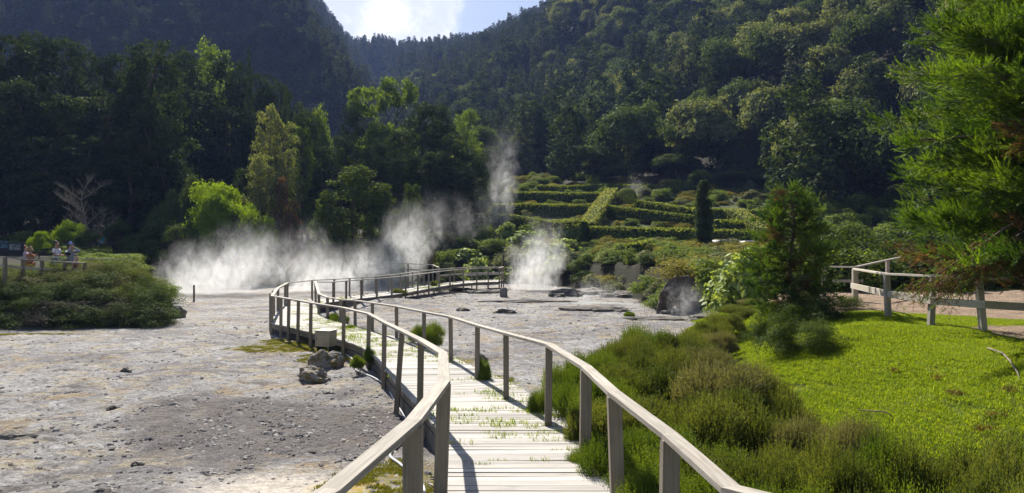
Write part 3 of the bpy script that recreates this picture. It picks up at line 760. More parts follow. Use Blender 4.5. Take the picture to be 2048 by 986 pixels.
# the vent cave in the bank
cv = empty('cave_rock', (*at(1366, 640, 31.2)[:2], -.4)); tag(cv, 'dark hollow rock face with steam rising at its foot', 'rock')
def arch_rock():
    import bmesh
    nu, nv = 60, 34; V = []; cx, cy = 0, 0
    for i in range(nu):
        a = math.pi * (-.12 + 1.24 * i / (nu - 1))
        for j in range(nv):
            t = j / (nv - 1)                      # 0 = mouth rim outside, 1 = deep inside
            r = (1.0 + .62 * math.sin(min(1, t * 2.2) * math.pi) * (1 if t < .45 else 0) + (-.0 if t < .45 else -.75 * ((t - .45) / .55) ** 1.1))
            dy = (-.25 * math.sin(t * 2.2 * math.pi) if t < .45 else 0) + t * 1.5
            x = -math.cos(a) * 1.18 * r; z = max(-.3, math.sin(a)) * 1.62 * r
            nn = mn.fractal(Vector((x * 1.1, dy * 1.5, z * 1.1)), 1., 2., 5)
            V.append(((x + .3 * nn) * .62, dy + .4 * nn, (z + .22 * nn) * .66 - .05))
    f = [i * nv + j for i in range(nu - 1) for j in range(nv - 1)]
    L = np.array([(k, k + 1, k + nv + 1, k + nv) for k in f])
    return np_mesh('rock_face', np.array(V), np.full(len(L), 4), L.ravel(), [principled('cave_stone', (.16, .13, .115), .95, .1, var=((.075, .06, .055), 1.4), bump=(5, 1., .12))], smooth=True)
link(bpy.data.objects.new('rock_face', arch_rock()), cv)

# pale water running over the clay
def sheet(name, px, mat, z):
    P = [hit(a, b)[:2] for a, b in px]
    me = np_mesh(name, [(x, y, z) for x, y in P], [len(P)], list(range(len(P)))[::-1], [mat]); return tag(link(bpy.data.objects.new(name, me)), kind='structure')
m, nt = newmat('milky_water'); p = N(nt, 'ShaderNodeBsdfPrincipled', ins={'Base Color': (.46, .46, .45, 1), 'Roughness': .22, 'Specular IOR Level': .6})
tcn = N(nt, 'ShaderNodeTexCoord'); b_ = N(nt, 'ShaderNodeBump', ins={'Strength': .35, 'Distance': .02}); nt.links.new(noise(nt, tcn.outputs['Object'], 5, 4, .6), b_.inputs['Height']); nt.links.new(b_.outputs[0], p.inputs['Normal']); out(nt, p.outputs[0])
sheet('water', [(1135, 606), (1190, 603), (1260, 607), (1322, 615), (1318, 621), (1262, 617), (1215, 613), (1160, 613)], m, -.365)

# ------------------------------------------------------------------ utility box, hose, posts
bx = empty('utility_box', (*hit(652, 690)[:2], 0)); bx.location = (*at(652, 690, 18.3)[:2], 0); bx.rotation_euler.z = -.35
tag(bx, 'square beige metal box standing beside the boardwalk railing with a white pipe below', 'utility box')
steel = principled('dull_beige_steel', (.30, .27, .19), .5, .4, .25, var=((.24, .21, .15), 4))
mb = MB(); mb.box((0, 0, .26), (.44, .34, .40)); mb.build('body', steel, bx, bevel=.008)
mb = MB(); mb.box((0, 0, .475), (.48, .38, .025)); mb.build('lid', principled('beige_steel_lid', (.36, .33, .27), .5, .4, .2), bx, bevel=.005)
mb = MB(); mb.box((-.17, -.172, .26), (.02, .01, .05)); mb.build('latch', M['darkpost'], bx)
for sx in (-1, 1): mb = MB(); mb.box((sx * .18, 0, -.17), (.03, .25, .46)); mb.build('bracket', M['darkpost'], bx)
bx.location.z = -.06
hm = principled('white_plastic_hose', (.62, .64, .66), .4, .4)
hp = [at(648, 682, 18.2), hit(652, 692, .03), hit(664, 702, .03), hit(690, 708, .03), hit(708, 722, .03), hit(712, 740, .03), hit(745, 754, .03), hit(775, 772, .03), hit(783, 790, .03), hit(800, 818, .03), hit(812, 842, .03), hit(806, 880, .03), hit(780, 908, .03), hit(800, 928, .03), hit(840, 962, .03), hit(850, 985, .03)]
hs = catmull([np.array(q) for q in hp], 6); mb = MB(); mb.tube([tuple(q) for q in hs], .017, 8)
tag(mb.build('hose', hm, smooth=True), 'thin white hose snaking over the gravel from the beige box along the boardwalk', 'hose')
def stake(px, pt, pb, d, w, label, group, mat='darkpost', lean=0.):
    a = at(px, pb, d); b = at(px, pt, d); mb = MB(); g = min(a[2], H(a[0], a[1]))
    mb.tube([(0, 0, g - a[2] - .2), (0, 0, 0), (lean, 0, b[2] - a[2])], [w, w, w * .9], 7)
    o = mb.build('fence_post' if group else 'wooden_stake', M[mat]); o.location = a; return tag(o, label, 'post', group)
stake(388, 570, 586, 38, .055, 'short grey stake standing alone on the clay before the steam', None, 'post')
for px, t, b, d, lb in ((1007, 511, 536, 56, 'dark fence post behind the left side of the large steam vent'), (1027, 523, 541, 55, 'thin fence post in steam, second from the left'), (1069, 527, 549, 53, 'dark fence post in the middle of the steam plume'), (1116, 531, 545, 52, 'faint fence post on the right of the steam plume'),
                     (1173, 532, 555, 51, 'black fence post where the shrubs meet the steam'), (1218, 533, 545, 49, 'dark post half hidden low in the shrubs'), (1262, 530, 537, 48, 'short dark post top above the shrubs on the bank'),
                     (1308, 530, 546, 46, 'black post in the middle of the shrubby bank'), (1348, 526, 536, 45, 'dark post tip on the right part of the shrubby bank'), (1400, 490, 516, 46, 'tall black post below the dark cypress')):
    stake(px, t, b, d, .07, lb, 'fence posts along the bank behind the vents')
for k, (px, b) in enumerate(((1050, 545), (1093, 545))):
    pass

# ------------------------------------------------------------------ right-hand fence
fr = empty('post_and_rail_fence', (8.4, 15.7, H(8.4, 15.7))); fl = Vector(fr.location)
tag(fr, 'pale weathered post and rail fence between the green lawn and the dirt path', 'fence')
FP = [at(1709, 605, 19.6), at(1777, 641, 15.9), at(1861, 656, 14.4), at(1968, 667, 13.4), (11.4, 12.9, .95), (14.2, 12.6, .95), (17.2, 12.6, .95)]
tops = [at(1709, 538, 19.6), at(1773, 548, 15.9), at(1866, 552, 14.4), at(1957, 557, 13.4), (11.4, 12.9, 1.98), (14.2, 12.6, 1.95), (17.2, 12.6, 1.95)]
for a, b in zip(FP, tops):
    mb = MB(); g = H(a[0], a[1]); mb.beam(Vector((a[0], a[1], g - .15)) - fl, Vector(b) - fl + Vector((0, 0, -.02)), .11, .11, up=(0, 1, 0), tint=random.uniform(.3, .7)); mb.build('post', M['pale' if a[0] > 9.0 else 'rail'], fr, bevel=.006)
mb = MB()
for a, b in zip(tops[:-1], tops[1:]): mb.beam(Vector(a) - fl, Vector(b) - fl, .12, .045, tint=random.uniform(.6, .95), e1=.02)
mb.build('top_rail', M['pale'], fr, bevel=.004)
low = [at(1702, 571, 19.5), at(1777, 588, 15.8), at(1861, 601, 14.3), at(1968, 609, 13.28), (11.4, 12.78, 1.38), (14.2, 12.5, 1.36), (17.2, 12.5, 1.36)]
mb = MB()
for a, b in zip(low[:-1], low[1:]): mb.beam(Vector(a) - fl + Vector((0, -.02, 0)), Vector(b) - fl + Vector((0, -.02, 0)), .045, .15, tint=random.uniform(.6, .95), e1=.02)
mb.build('lower_rail', M['pale'], fr, bevel=.004)
f2 = empty('stair_railing', at(1712, 580, 21.5)); fl = Vector(f2.location)
tag(f2, 'brown wooden handrail behind the fence rising to the right toward the hedge', 'railing')
q = [at(1647, 533, 23), at(1712, 534, 21.3), at(1775, 520, 24), at(1800, 515, 26)]
mb = MB()
for a, b in zip(q[:-1], q[1:]): mb.beam(Vector(a) - fl, Vector(b) - fl, .10, .045, tint=.5, e1=.02)
mb.build('top_rail', M['rail'], f2)
mb = MB(); mb.beam(Vector(at(1665, 562, 22.6)) - fl, Vector(at(1725, 562, 21.2)) - fl, .04, .09); mb.build('lower_rail', M['rail'], f2)
for a in q[:3]:
    mb = MB(); mb.beam(Vector((a[0], a[1], H(a[0], a[1]) - .1)) - fl, Vector(a) - fl, .10, .10, up=(0, 1, 0)); mb.build('post', M['rail'], f2)
# left railing at the visitors' path
f3 = empty('path_railing', (-20, 27.6, 1.1)); fl = Vector(f3.location)
tag(f3, 'grey wooden railing at the far left with visitors behind it above the heather mound', 'railing')
T1 = [at(-70, 512, 27.2), at(10, 514, 27.6), at(46, 519, 28.2), at(84, 521, 28.6), at(130, 524, 29), at(170, 526, 29)]
mb = MB(); mb2 = MB()
for a, b in zip(T1[:-1], T1[1:]): mb.beam(Vector(a) - fl, Vector(b) - fl, .10, .045, tint=.7, e1=.02); mb2.beam(Vector(a) - fl - Vector((0, .03, .34)), Vector(b) - fl - Vector((0, .03, .34)), .04, .09, tint=.7)
mb.build('top_rail', M['rail'], f3); mb2.build('lower_rail', M['rail'], f3)
T2 = [at(10, 514, 28.6), at(130, 517, 31), at(260, 519, 31.5)]
mb = MB()
for a, b in zip(T2[:-1], T2[1:]): mb.beam(Vector(a) - fl, Vector(b) - fl, .10, .045, tint=.8)
mb.build('top_rail', M['rail'], f3)
for a in T1[1:]:
    mb = MB(); mb.beam(Vector((a[0], a[1], H(a[0], a[1]) - .3)) - fl, Vector(a) - fl, .11, .11, up=(0, 1, 0)); mb.build('post', M['post'], f3)

# ------------------------------------------------------------------ retaining wall with mural boards
wl = empty('retaining_wall', (-36, 52, 2.0)); tag(wl, 'long dark retaining wall at the forest edge on the left', 'wall'); fl = Vector(wl.location)
a = Vector(at(-160, 505, 50)); b = Vector(at(262, 512, 57)); wt = 2.85
stone = principled('dark_wall_stone', (.035, .034, .032), .9, .2, var=((.06, .058, .052), 1.2), bump=(4, .6, .05))
mb = MB(); mb.beam(Vector((a.x, a.y, 2.1)) - fl, Vector((b.x, b.y, 2.1)) - fl, .35, 1.5); mb.build('wall_face', stone, wl)
mb = MB(); mb.beam(Vector((a.x, a.y, wt + .03)) - fl, Vector((b.x, b.y, wt + .03)) - fl, .5, .09); mb.build('coping', principled('wall_coping', (.12, .115, .105), .9, .2), wl)
def board(px0, px1, py0, py1, col, col2, label):
    m, nt = newmat('painted_board'); p = N(nt, 'ShaderNodeBsdfPrincipled', ins={'Roughness': .6}); tcn = N(nt, 'ShaderNodeTexCoord')
    nn = noise(nt, tcn.outputs['Object'], 3.2, 2, .5, 2.5); nt.links.new(mixc(nt, ramp(nt, nn, .48, .53), col, col2), p.inputs['Base Color']); out(nt, p.outputs[0])
    t = ((px0 + px1) / 2 + 160) / 422; d = 50 + 7 * t - .35
    A = at(px0, py0, d); B = at(px1, py1, d); mb = MB(); mb.box((0, 0, 0), (abs(B[0] - A[0]), .05, abs(A[2] - B[2])), rz=0)
    o = mb.build('mural_board', m); o.location = ((A[0] + B[0]) / 2, d, (A[2] + B[2]) / 2); o.rotation_euler.z = math.atan2(b.y - a.y, b.x - a.x)
    tag(o, label, 'mural', 'painted boards on the retaining wall')
board(-6, 13, 481, 496, (.03, .06, .08), (.10, .22, .28), 'dark blue painted board at the left edge of the photo')
board(20, 39, 488, 500, (.13, .13, .12), (.32, .33, .31), 'grey framed board with a pale round figure')
board(68, 84, 486, 497, (.025, .05, .05), (.08, .17, .17), 'dark teal painted board right of the seated couple')
board(125, 136, 486, 492, (.05, .12, .06), (.10, .25, .10), 'small green sign board behind the man in the white shirt')

# ------------------------------------------------------------------ people
def bake(o, name, mat, parent):
    dg = bpy.context.evaluated_depsgraph_get(); me = bpy.data.meshes.new_from_object(o.evaluated_get(dg)); me.name = name
    me.materials.clear(); me.materials.append(mat)
    for p_ in me.polygons: p_.use_smooth = True
    r = bpy.data.objects.new(name, me); link(r, parent); bpy.data.objects.remove(o); return r
def skin(name, pts, edges, rad, mat, parent, root=0, sub=2):
    me = bpy.data.meshes.new(name); me.from_pydata(pts, edges, []); o = bpy.data.objects.new(name, me); C.objects.link(o)
    md = o.modifiers.new('skin', 'SKIN'); md.branch_smoothing = .4
    for i, r in enumerate(rad):
        sv = me.skin_vertices[0].data[i]; sv.radius = (r, r) if not hasattr(r, '__len__') else r; sv.use_root = (i == root)
    s = o.modifiers.new('sub', 'SUBSURF'); s.levels = s.render_levels = sub
    bpy.context.view_layer.update(); return bake(o, name, mat, parent)
def mat1(name, c, r=.8): return principled(name, c, r, .2)
SKIN = mat1('skin', (.42, .26, .19), .6); SKIN2 = mat1('tanned_skin', (.33, .19, .13), .6)
def person(loc, rz, label, top, legs, hair, pose='stand', arms=None, long_sleeve=False, cap=None, hair_len=0, skinm=None, scale=1., group=None, extra=None):
    """faces local +Y. pose: stand, sit or crouch"""
    o = empty('person', loc, rz); o.scale = (scale,) * 3; tag(o, label, 'person', group); sk = skinm or SKIN
    hz = {'stand': .95, 'sit': .46, 'crouch': .42}[pose]; ln = {'stand': .0, 'sit': .05, 'crouch': .12}[pose]
    pel = (0, 0, hz); ch = (0, ln * .8, hz + .42); nk = (0, ln, hz + .56); hd0 = (0, ln + .03, hz + .64); hd1 = (0, ln + .02, hz + .76)
    P = [pel, (0, ln * .4, hz + .2), ch, nk, hd0, hd1]; E = [(0, 1), (1, 2), (2, 3), (3, 4), (4, 5)]; Rr = [(.15, .11), (.13, .10), (.155, .11), .055, (.075, .085), (.085, .095)]
    P.append((0, ln + .125, hz + .665)); E.append((4, 6)); Rr.append(.018)            # nose
    arms = arms or {-1: [(-.27, .02, hz + .2), (-.25, .12, hz - .03)], 1: [(.27, .02, hz + .2), (.25, .12, hz - .03)]}
    slv = []
    for s in (-1, 1):
        b0 = len(P); sh = (s * .185, ln * .8, hz + .44); el, wr = arms[s]
        d = (Vector(wr) - Vector(el)).normalized(); hnd = Vector(wr) + d * .09
        P += [sh, el, wr, tuple(hnd)]; E += [(2, b0), (b0, b0 + 1), (b0 + 1, b0 + 2), (b0 + 2, b0 + 3)]; Rr += [.055, .042, .028, (.038, .02)]
        sd = d.cross(Vector((0, 0, 1)));  sd = sd.normalized() if sd.length > .01 else Vector((1, 0, 0)); cd = sd.cross(d)
        for k in range(4):
            q = hnd + sd * (.012 * (k * 2 - 3)) + d * (.05 + .012 * (1 - abs(k - 1.4))); P.append(tuple(q)); P.append(tuple(q + d * .025 + cd * .02)); n_ = len(P)
            E += [(b0 + 3, n_ - 2), (n_ - 2, n_ - 1)]; Rr += [.0085, .0075]
        q = Vector(wr) + d * .05 + sd * .045; P.append(tuple(q)); E.append((b0 + 2, len(P) - 1)); Rr.append(.010)
        slv.append((sh, el, wr))
    lg = []
    for s in (-1, 1):
        b0 = len(P)
        if pose == 'stand': J = [(s * .10, 0, hz - .04), (s * .115, .03, .5), (s * .12, -.01, .09), (s * .13, .13, .035)]
        elif pose == 'sit': J = [(s * .10, 0, hz - .0), (s * .14, .42, hz + .04), (s * .13, .46, .09), (s * .14, .60, .035)]
        else: J = [(s * .10, 0, hz - .05), (s * .17, .36, hz + .10), (s * .13, .10, .09), (s * .14, .24, .035)]
        P += J; E += [(0, b0), (b0, b0 + 1), (b0 + 1, b0 + 2), (b0 + 2, b0 + 3)]; Rr += [.085, .062, .042, .035]; lg.append(J)
    skin('body', P, E, Rr, sk, o)
    tp = [(0, 0, hz - .06), (0, ln * .4, hz + .2), (0, ln * .8, hz + .42), (0, ln, hz + .50)]; te = [(0, 1), (1, 2), (2, 3)]; tr = [(.175, .13), (.155, .12), (.175, .125), .075]
    for sh, el, wr in slv:
        b0 = len(tp); m_ = Vector(sh).lerp(Vector(el), .62) if not long_sleeve else Vector(el)
        tp += [sh, tuple(m_)]; te += [(2, b0), (b0, b0 + 1)]; tr += [.072, .060]
        if long_sleeve: tp.append(tuple(Vector(el).lerp(Vector(wr), .93))); te.append((b0 + 1, b0 + 2)); tr.append(.040)
    skin('shirt', tp, te, tr, mat1('shirt_cloth', top), o)
    lp = [(0, 0, hz - .02)]; le = []; lr = [(.16, .12)]
    for J in lg:
        b0 = len(lp); lp += J[:2] + [tuple(Vector(J[1]).lerp(Vector(J[2]), .8))]; le += [(0, b0), (b0, b0 + 1), (b0 + 1, b0 + 2)]; lr += [.10, .078, .06]
    skin('trousers', lp, le, lr, mat1('trouser_cloth', legs), o)
    for J in lg: skin('shoe', [(J[2][0], J[2][1] - .05, .05), (J[3][0], J[3][1] + .03, .04)], [(0, 1)], [.05, .042], mat1('shoe', (.08, .08, .08)), o)
    hc = Vector(hd1) + Vector((0, -.02, .0))
    hp_ = [tuple(hc + Vector((0, -.03, .0))), tuple(hc + Vector((0, .02, .035)))]; he = [(0, 1)]; hr = [.112, .105]
    if hair_len: hp_.append(tuple(hc + Vector((0, -.08, -.03 - hair_len)))); he.append((0, 2)); hr.append(.06)
    skin('hair', hp_, he, hr, mat1('hair', hair, .7), o)
    if cap:
        skin('cap', [tuple(hc + Vector((0, -.03, .05))), tuple(hc + Vector((0, .03, .05)))], [(0, 1)], [.105, .10], mat1('cap_cloth', cap), o)
        mb = MB(); mb.box(tuple(hc + Vector((0, .16, .03))), (.15, .13, .012)); mb.build('cap_peak', mat1('cap_cloth', cap), o, bevel=.005)
    return o
PR = -math.pi / 2                                   # facing +X
x, y, _ = at(113, 520, 30.2)
man = person((x, y, H(x, y)), PR, 'man in a white T-shirt holding a black camera, standing behind the heather mound', (.62, .63, .68), (.25, .27, .32), (.03, .02, .014), arms={-1: [(-.27, .02, 1.14), (-.20, .27, 1.12)], 1: [(.27, .05, 1.14), (.18, .30, 1.14)]}, skinm=SKIN2, scale=.99)
cam_o = empty('camera', (x + .47, y, H(x, y) + 1.19), 0); tag(cam_o, 'small black camera held by the man in the white T-shirt', 'camera')
mb = MB(); mb.box((0, 0, 0), (.10, .16, .11)); mb.build('camera_body', M['darkpost'], cam_o, bevel=.01); mb = MB(); mb.tube([(.04, 0, 0), (.13, 0, 0)], .04, 12); mb.build('lens', M['darkpost'], cam_o)
x, y, _ = at(141, 520, 30.6)
person((x, y, H(x, y) - .12), PR - .5, 'person in a grey long-sleeved top and blue cap with one arm raised to the face', (.26, .28, .35), (.12, .13, .16), (.10, .06, .04), long_sleeve=True, cap=(.20, .27, .55), arms={-1: [(-.20, .34, 1.40), (-.02, .20, 1.60)], 1: [(.26, .22, 1.33), (.08, .20, 1.60)]})
x, y, _ = at(152, 522, 29.4)
person((x, y, H(x, y) - .42), PR, 'dark-haired child whose head just shows above the heather beside the grey top', (.3, .16, .12), (.1, .1, .1), (.012, .010, .009), scale=.90)
x, y, _ = at(51, 500, 33.6)
person((x, y, H(x, y) - .10), PR + .3, 'person with ginger hair and lilac top hugging a companion in orange', (.55, .48, .62), (.1, .1, .15), (.22, .06, .02), arms={-1: [(-.2, .25, 1.25), (-.05, .42, 1.3)], 1: [(.22, .25, 1.25), (.05, .45, 1.25)]}, scale=.93)
x, y, _ = at(61, 500, 33.4)
person((x, y, H(x, y) - .18), -PR, 'person with fluffy blond hair in an orange dress, back to the view', (.40, .13, .035), (.35, .12, .04), (.35, .24, .13), hair_len=.12, scale=.92)
zt = 2.9
for px, d, c, lb, rot, hr_ in ((198, 55.6, (.38, .02, .04), 'person in a dark red shirt seated on the retaining wall', 2.6, (.2, .12, .08)), (204, 55.4, (.03, .30, .42), 'person in a turquoise shirt seated beside the one in red on the wall', 3.4, (.25, .12, .05))):
    x, y, _ = at(px, 490, d); person((x, y, zt - .42), rot, lb, c, (.3, .3, .33), hr_, pose='sit', scale=.95)
for px, c, lb, cap, dd in ((465, (.50, .04, .05), 'person in a red shirt and white cap half hidden in the steam', (.7, .7, .7), 55), (483, (.60, .63, .70), 'shorter person in white right of the red shirt, veiled by steam', None, 54.6), (490, (.32, .40, .58), 'person in a pale blue shirt in the steam behind the one in white', None, 55.5),
                     (524, (.10, .10, .12), 'person in dark clothes standing in the steam under the trees', None, 57), (534, (.58, .60, .72), 'person in a pale lilac shirt standing behind the steam under the trees', None, 56)):
    x, y, _ = at(px, 530, dd); g = H(x, y); hgt = CAMZ + (493 - (512 if px != 483 else 521)) / F * dd - g
    person((x, y, g), random.uniform(2.4, 3.8), lb, c, (.12, .13, .18), (.10, .05, .03), cap=cap, scale=max(.6, min(1.05, hgt / 1.78)))
# notice board beyond the vents
nb = empty('notice_board', at(562, 540, 52)); nb.location.z = H(nb.location.x, nb.location.y); tag(nb, 'small white notice board on a post seen through the steam', 'sign')
mb = MB(); mb.beam((0, 0, -.1), (0, 0, 1.1), .08, .08, up=(0, 1, 0)); mb.build('post', M['post'], nb); mb = MB(); mb.box((0, -.06, 1.2), (.28, .03, .42)); mb.build('panel', mat1('white_panel', (.55, .55, .58)), nb)
# cars half hidden beyond the bank
def car(px, py, d, col, rz, label):
    x, y, z = at(px, py, d); g = min(H(x, y), z - 1.2); o = empty('parked_car', (x, y, z - 1.45), rz); tag(o, label, 'car', 'cars parked behind the bank')
    pr = [(-2.1, .35), (-2.15, .75), (-1.9, .95), (-1.35, 1.0), (-.85, 1.42), (.6, 1.45), (1.25, 1.02), (1.95, .85), (2.15, .62), (2.12, .35)]
    def side(p, w): return [(a, w, b) for a, b in p]
    mb = MB(); n_ = len(pr); mb.poly(side(pr, -.82) + side(pr, .82), [list(range(n_))] + [list(range(n_, 2 * n_))[::-1]] + [[i, i + n_, (i + 1) % n_ + n_, (i + 1) % n_] for i in range(n_)])
    mb.build('body', principled('car_paint', col, .3, .5), o, bevel=.04)
    mb = MB(); gl = [(-1.25, 1.03), (-.82, 1.36), (.55, 1.38), (1.1, 1.05)]
    cg = principled('car_glass', (.02, .025, .03), .1, .5)
    for w in (-.828, .828): mb = MB(); mb.poly(side(gl, w), [[0, 1, 2, 3]]); mb.build('window', cg, o)
    for sx in (-1.35, 1.35):
        for sy in (-.80, .80):
            mb = MB(); mb.tube([(sx, sy - .1, .33), (sx, sy + .1, .33)], .33, 20); mb.build('wheel', M['darkpost'], o)
car(1452, 479, 57.0, (.55, .56, .58), .08, 'silver car roof glimpsed between bushes right of the dark cypress')
car(1502, 481, 56.4, (.60, .62, .63), .12, 'white car roof glimpsed farther right, close to the small cedar')

# ------------------------------------------------------------------ hedges of the terraced garden
def hedge(pts, w, h, mat, label, group='clipped hedges of the terraced garden', name='hedge', leaf=.10, dens=46, sink=0.):
    """box hedge along world points (x, y): a body of wood with a skin of leaves"""
    P = dense([(a, b, 0) for a, b in pts], 1.2); rng = np.random.default_rng(int(abs(pts[0][0] * 97 + pts[0][1] * 13)) + 1)
    mbb = MB(); LV, LD = [], []
    for a, b in zip(P[:-1], P[1:]):
        A = Vector((a[0], a[1], 0)); B = Vector((b[0], b[1], 0)); d = (B - A); L = d.length
        if L < .01: continue
        d.normalize(); n_ = Vector((-d.y, d.x, 0)); za, zb = H(*a[:2]) - sink, H(*b[:2]) - sink
        mbb.beam(A + Vector((0, 0, za + h * .45)), B + Vector((0, 0, zb + h * .45)), w * .7, h * .86, e0=.02, e1=.02)
        k = int(L * (2 * h + w) * dens); u = rng.random(k); r = rng.random(k) * (2 * h + w)
        side = np.where(r < h, -1, np.where(r < 2 * h, 1, 0)); off = np.where(side == 0, (rng.random(k) - .5) * w, side * w / 2)
        zz = np.where(side == -1, r, np.where(side == 1, r - h, h)); base = np.array(A)[None] * (1 - u[:, None]) + np.array(B)[None] * u[:, None]
        zg = za + (zb - za) * u + .05 * fbm(base[:, 0] * .9, base[:, 1] * .9, 2, 3)
        Q = base + np.array(n_)[None] * off[:, None]; Q[:, 2] = zg + zz
        Q += rng.normal(0, .035, Q.shape)
        D = np.array(n_)[None] * side[:, None] + np.array([0, 0, 1])[None] * (side == 0)[:, None]
        LV.append(Q); LD.append(D * 1.4)
    Q = np.concatenate(LV); D = np.concatenate(LD); V = leaf_quads(Q, D, leaf, rng, .6); k = len(Q)
    o = empty(name, (0, 0, 0)); tag(o, label, 'hedge', group)
    link(bpy.data.objects.new('foliage', np_mesh('foliage', V, np.full(k, 4), np.arange(4 * k), [mat], None, np.repeat(rng.random(k), 4))), o)
    mbb.build('inner_stems', M['D'], o)
    return o
hh = 1.35
def hpts(px, h_): return [hit(a, b, h_, 45)[:2] for a, b in px]
HL = [([(1074, 370), (1190, 369), (1316, 369)], 'topmost clipped hedge of the terraced garden'),
      ([(1009, 384), (1100, 384), (1208, 385)], 'second clipped hedge from the top, left of the diagonal hedge'),
      ([(986, 408), (1090, 408), (1200, 407)], 'third clipped hedge from the top, left of the diagonal hedge'),
      ([(952, 426), (1024, 429), (1118, 443)], 'lowest long hedge on the left of the terraces, sloping down to a block hedge'),
      ([(1204, 409), (1300, 420), (1386, 431)], 'long hedge running right and down from the diagonal hedge'),
      ([(1273, 399), (1330, 408), (1384, 416), (1470, 418)], 'curving hedge right of the round topiary ball'),
      ([(1181, 452), (1290, 455), (1384, 457), (1515, 461)], 'lowest long hedge on the right, running behind the dark cypress'),
      ([(1478, 419), (1560, 418), (1700, 418)], 'hedge at the upper right of the terraces'),
      ([(1429, 439), (1504, 441)], 'short hedge right of the dark cypress'),
      ([(945, 450), (985, 447)], 'short hedge at the left end of the terraces'),
      ([(1255, 478), (1266, 478)], 'small square clipped block below the right terraces'),
      ([(1246, 495), (1302, 494)], 'low narrow hedge below the rounded box bush')]
for px, lb in HL: hedge(hpts(px, hh), 1.0, hh, M['hedge'], lb)
hedge(hpts([(1223, 377), (1198, 411), (1172, 446)], hh + .1), 1.5, hh + .2, M['yhedge'], 'broad pale diagonal hedge running straight down the terraced slope')
hedge(hpts([(1468, 418), (1500, 436), (1534, 458)], hh + .1), 1.6, hh + .2, M['yhedge'], 'pale diagonal hedge at the right end of the terraces')
hedge(hpts([(1116, 445), (1170, 442)], 2.0), 2.6, 2.2, M['hedge'], 'big rounded block hedge at the foot of the diagonal hedge')

def ball(px, py, rpx, d, label, mat, name='topiary', sq=1.):
    x, y, z = at(px, py, d); r = rpx / F * d; rng = np.random.default_rng(int(px)); k = int(9000)
    D = unit(rng.normal(0, 1, (k, 3))); Q = D * r * (1 + rng.normal(0, .015, (k, 1))) * np.array([1, 1, sq])
    o = empty(name, (x, y, z)); tag(o, label, 'topiary')
    V = leaf_quads(Q, D * 1.5, .035 * r + .02, rng, .6)
    link(bpy.data.objects.new('foliage', np_mesh('foliage', V, np.full(k, 4), np.arange(4 * k), [mat], None, np.repeat(rng.random(k), 4))), o)
    mb = MB(); mb.tube([(0, 0, H(x, y) - z - .3), (0, 0, 0)], [.12, .1], 7); mb.build('trunk', M['bark'], o)
ball(1253, 396, 20, 84, 'large round clipped topiary ball right of the diagonal hedge', M['hedge'])
ball(1284, 484, 14, 56, 'rounded clipped box bush above the low narrow hedge', M['hedge'], sq=.75)

# ------------------------------------------------------------------ trees: left forest and middle distance, one by one
def place(key, px, top, w_px, d, label, group=None, name='tree', cat='tree', sink=.2, variant=None):
    x, y, z = at(px, top, d); g = H(x, y) - sink
    if key in ('U', 'UD'): z = g + (z - g) * 1.10
    return tree(key, (x, y, g), w_px / F * d, z - g, label, cat, group, name, variant)
FG = 'dark forest trees on the left'
for px, top, w, d in ((-60, 66, 170, 69), (22, 58, 150, 70), (62, 54, 80, 74), (118, 68, 150, 72), (170, 88, 110, 77), (238, 96, 140, 74), (275, 118, 110, 70), (312, 68, 165, 68), (366, 88, 130, 84), (455, 104, 130, 86), (515, 135, 110, 88), (552, 150, 90, 90), (590, 196, 90, 88)):
    place('D', px, top, w, d, 'tall dark billowing conifer on the skyline of the left forest', FG, 'conifer_tree')
FR_ = 'front row of the left forest'
for k, (px, top, w, d) in enumerate(((-120, 180, 170, 64), (40, 150, 170, 64), (135, 185, 170, 65), (215, 175, 150, 66), (290, 200, 150, 64), (385, 170, 160, 78), (455, 205, 150, 80), (0, 260, 150, 60), (90, 270, 150, 60.5), (175, 265, 150, 61), (255, 300, 140, 60.5), (335, 280, 150, 62), (400, 250, 140, 75), (510, 290, 120, 79), (590, 300, 110, 76))):
    place('D', px, top, w, d, 'dark dense conifer in the shaded front of the left forest', FR_, 'conifer_tree')
place('DG', 425, 70, 120, 93, 'sunlit bright green tree top on the skyline of the left forest', name='conifer_tree')
place('P', 498, 92, 40, 80, 'narrow pointed conifer above the right end of the left forest', name='conifer_tree')
place('P', 571, 166, 42, 84, 'slim dark spire tree right of the left forest', name='conifer_tree')
place('O', 538, 200, 82, 68, 'pale grey-green tree catching the sun at the right end of the left forest', name='tree')
place('DG', 605, 245, 60, 72, 'bright green slim tree just right of the dark spire', name='tree')
place('D', 500, 330, 90, 63.5, 'dark low conifer in front of the pale grey-green tree', name='conifer_tree')
place('O', 572, 235, 80, 68, 'narrow pale grey-green tree beside the dark spire', name='tree')
place('O', 520, 300, 90, 61, 'pale leafed tree low behind the lime green umbrella trees', name='tree')
for px, top, w, d, lb in ((615, 212, 80, 74, 'dark columnar tree in front of the bright crown'), (655, 285, 90, 76, 'dark tree left of the tall olive coloured tree'), (700, 205, 80, 82, 'dark tree below the left flat-topped tree'), (690, 262, 70, 74, 'small dark conifer in the middle gap'), (745, 270, 80, 72, 'dark tree behind the tall olive coloured tree'),
                      (842, 198, 120, 80, 'broad dark conifer in the centre of the photo'), (800, 255, 90, 74, 'dark tree left of the broad central conifer'), (880, 203, 80, 84, 'dark pointed conifer right of the broad central one'), (905, 262, 90, 77, 'dark conifer near the tall steam wisp'), (870, 300, 90, 72, 'dark conifer above the middle steam plume'), (780, 320, 100, 72, 'shaded conifer left of the pale sapling'), (950, 300, 80, 76, 'dark conifer just left of the tall steam wisp'), (915, 330, 90, 72, 'low dark conifer above the leftmost hedges'), (985, 290, 70, 90, 'dark conifer behind the tall steam wisp')):
    place('D', px, top, w, d, lb, None, 'conifer_tree')
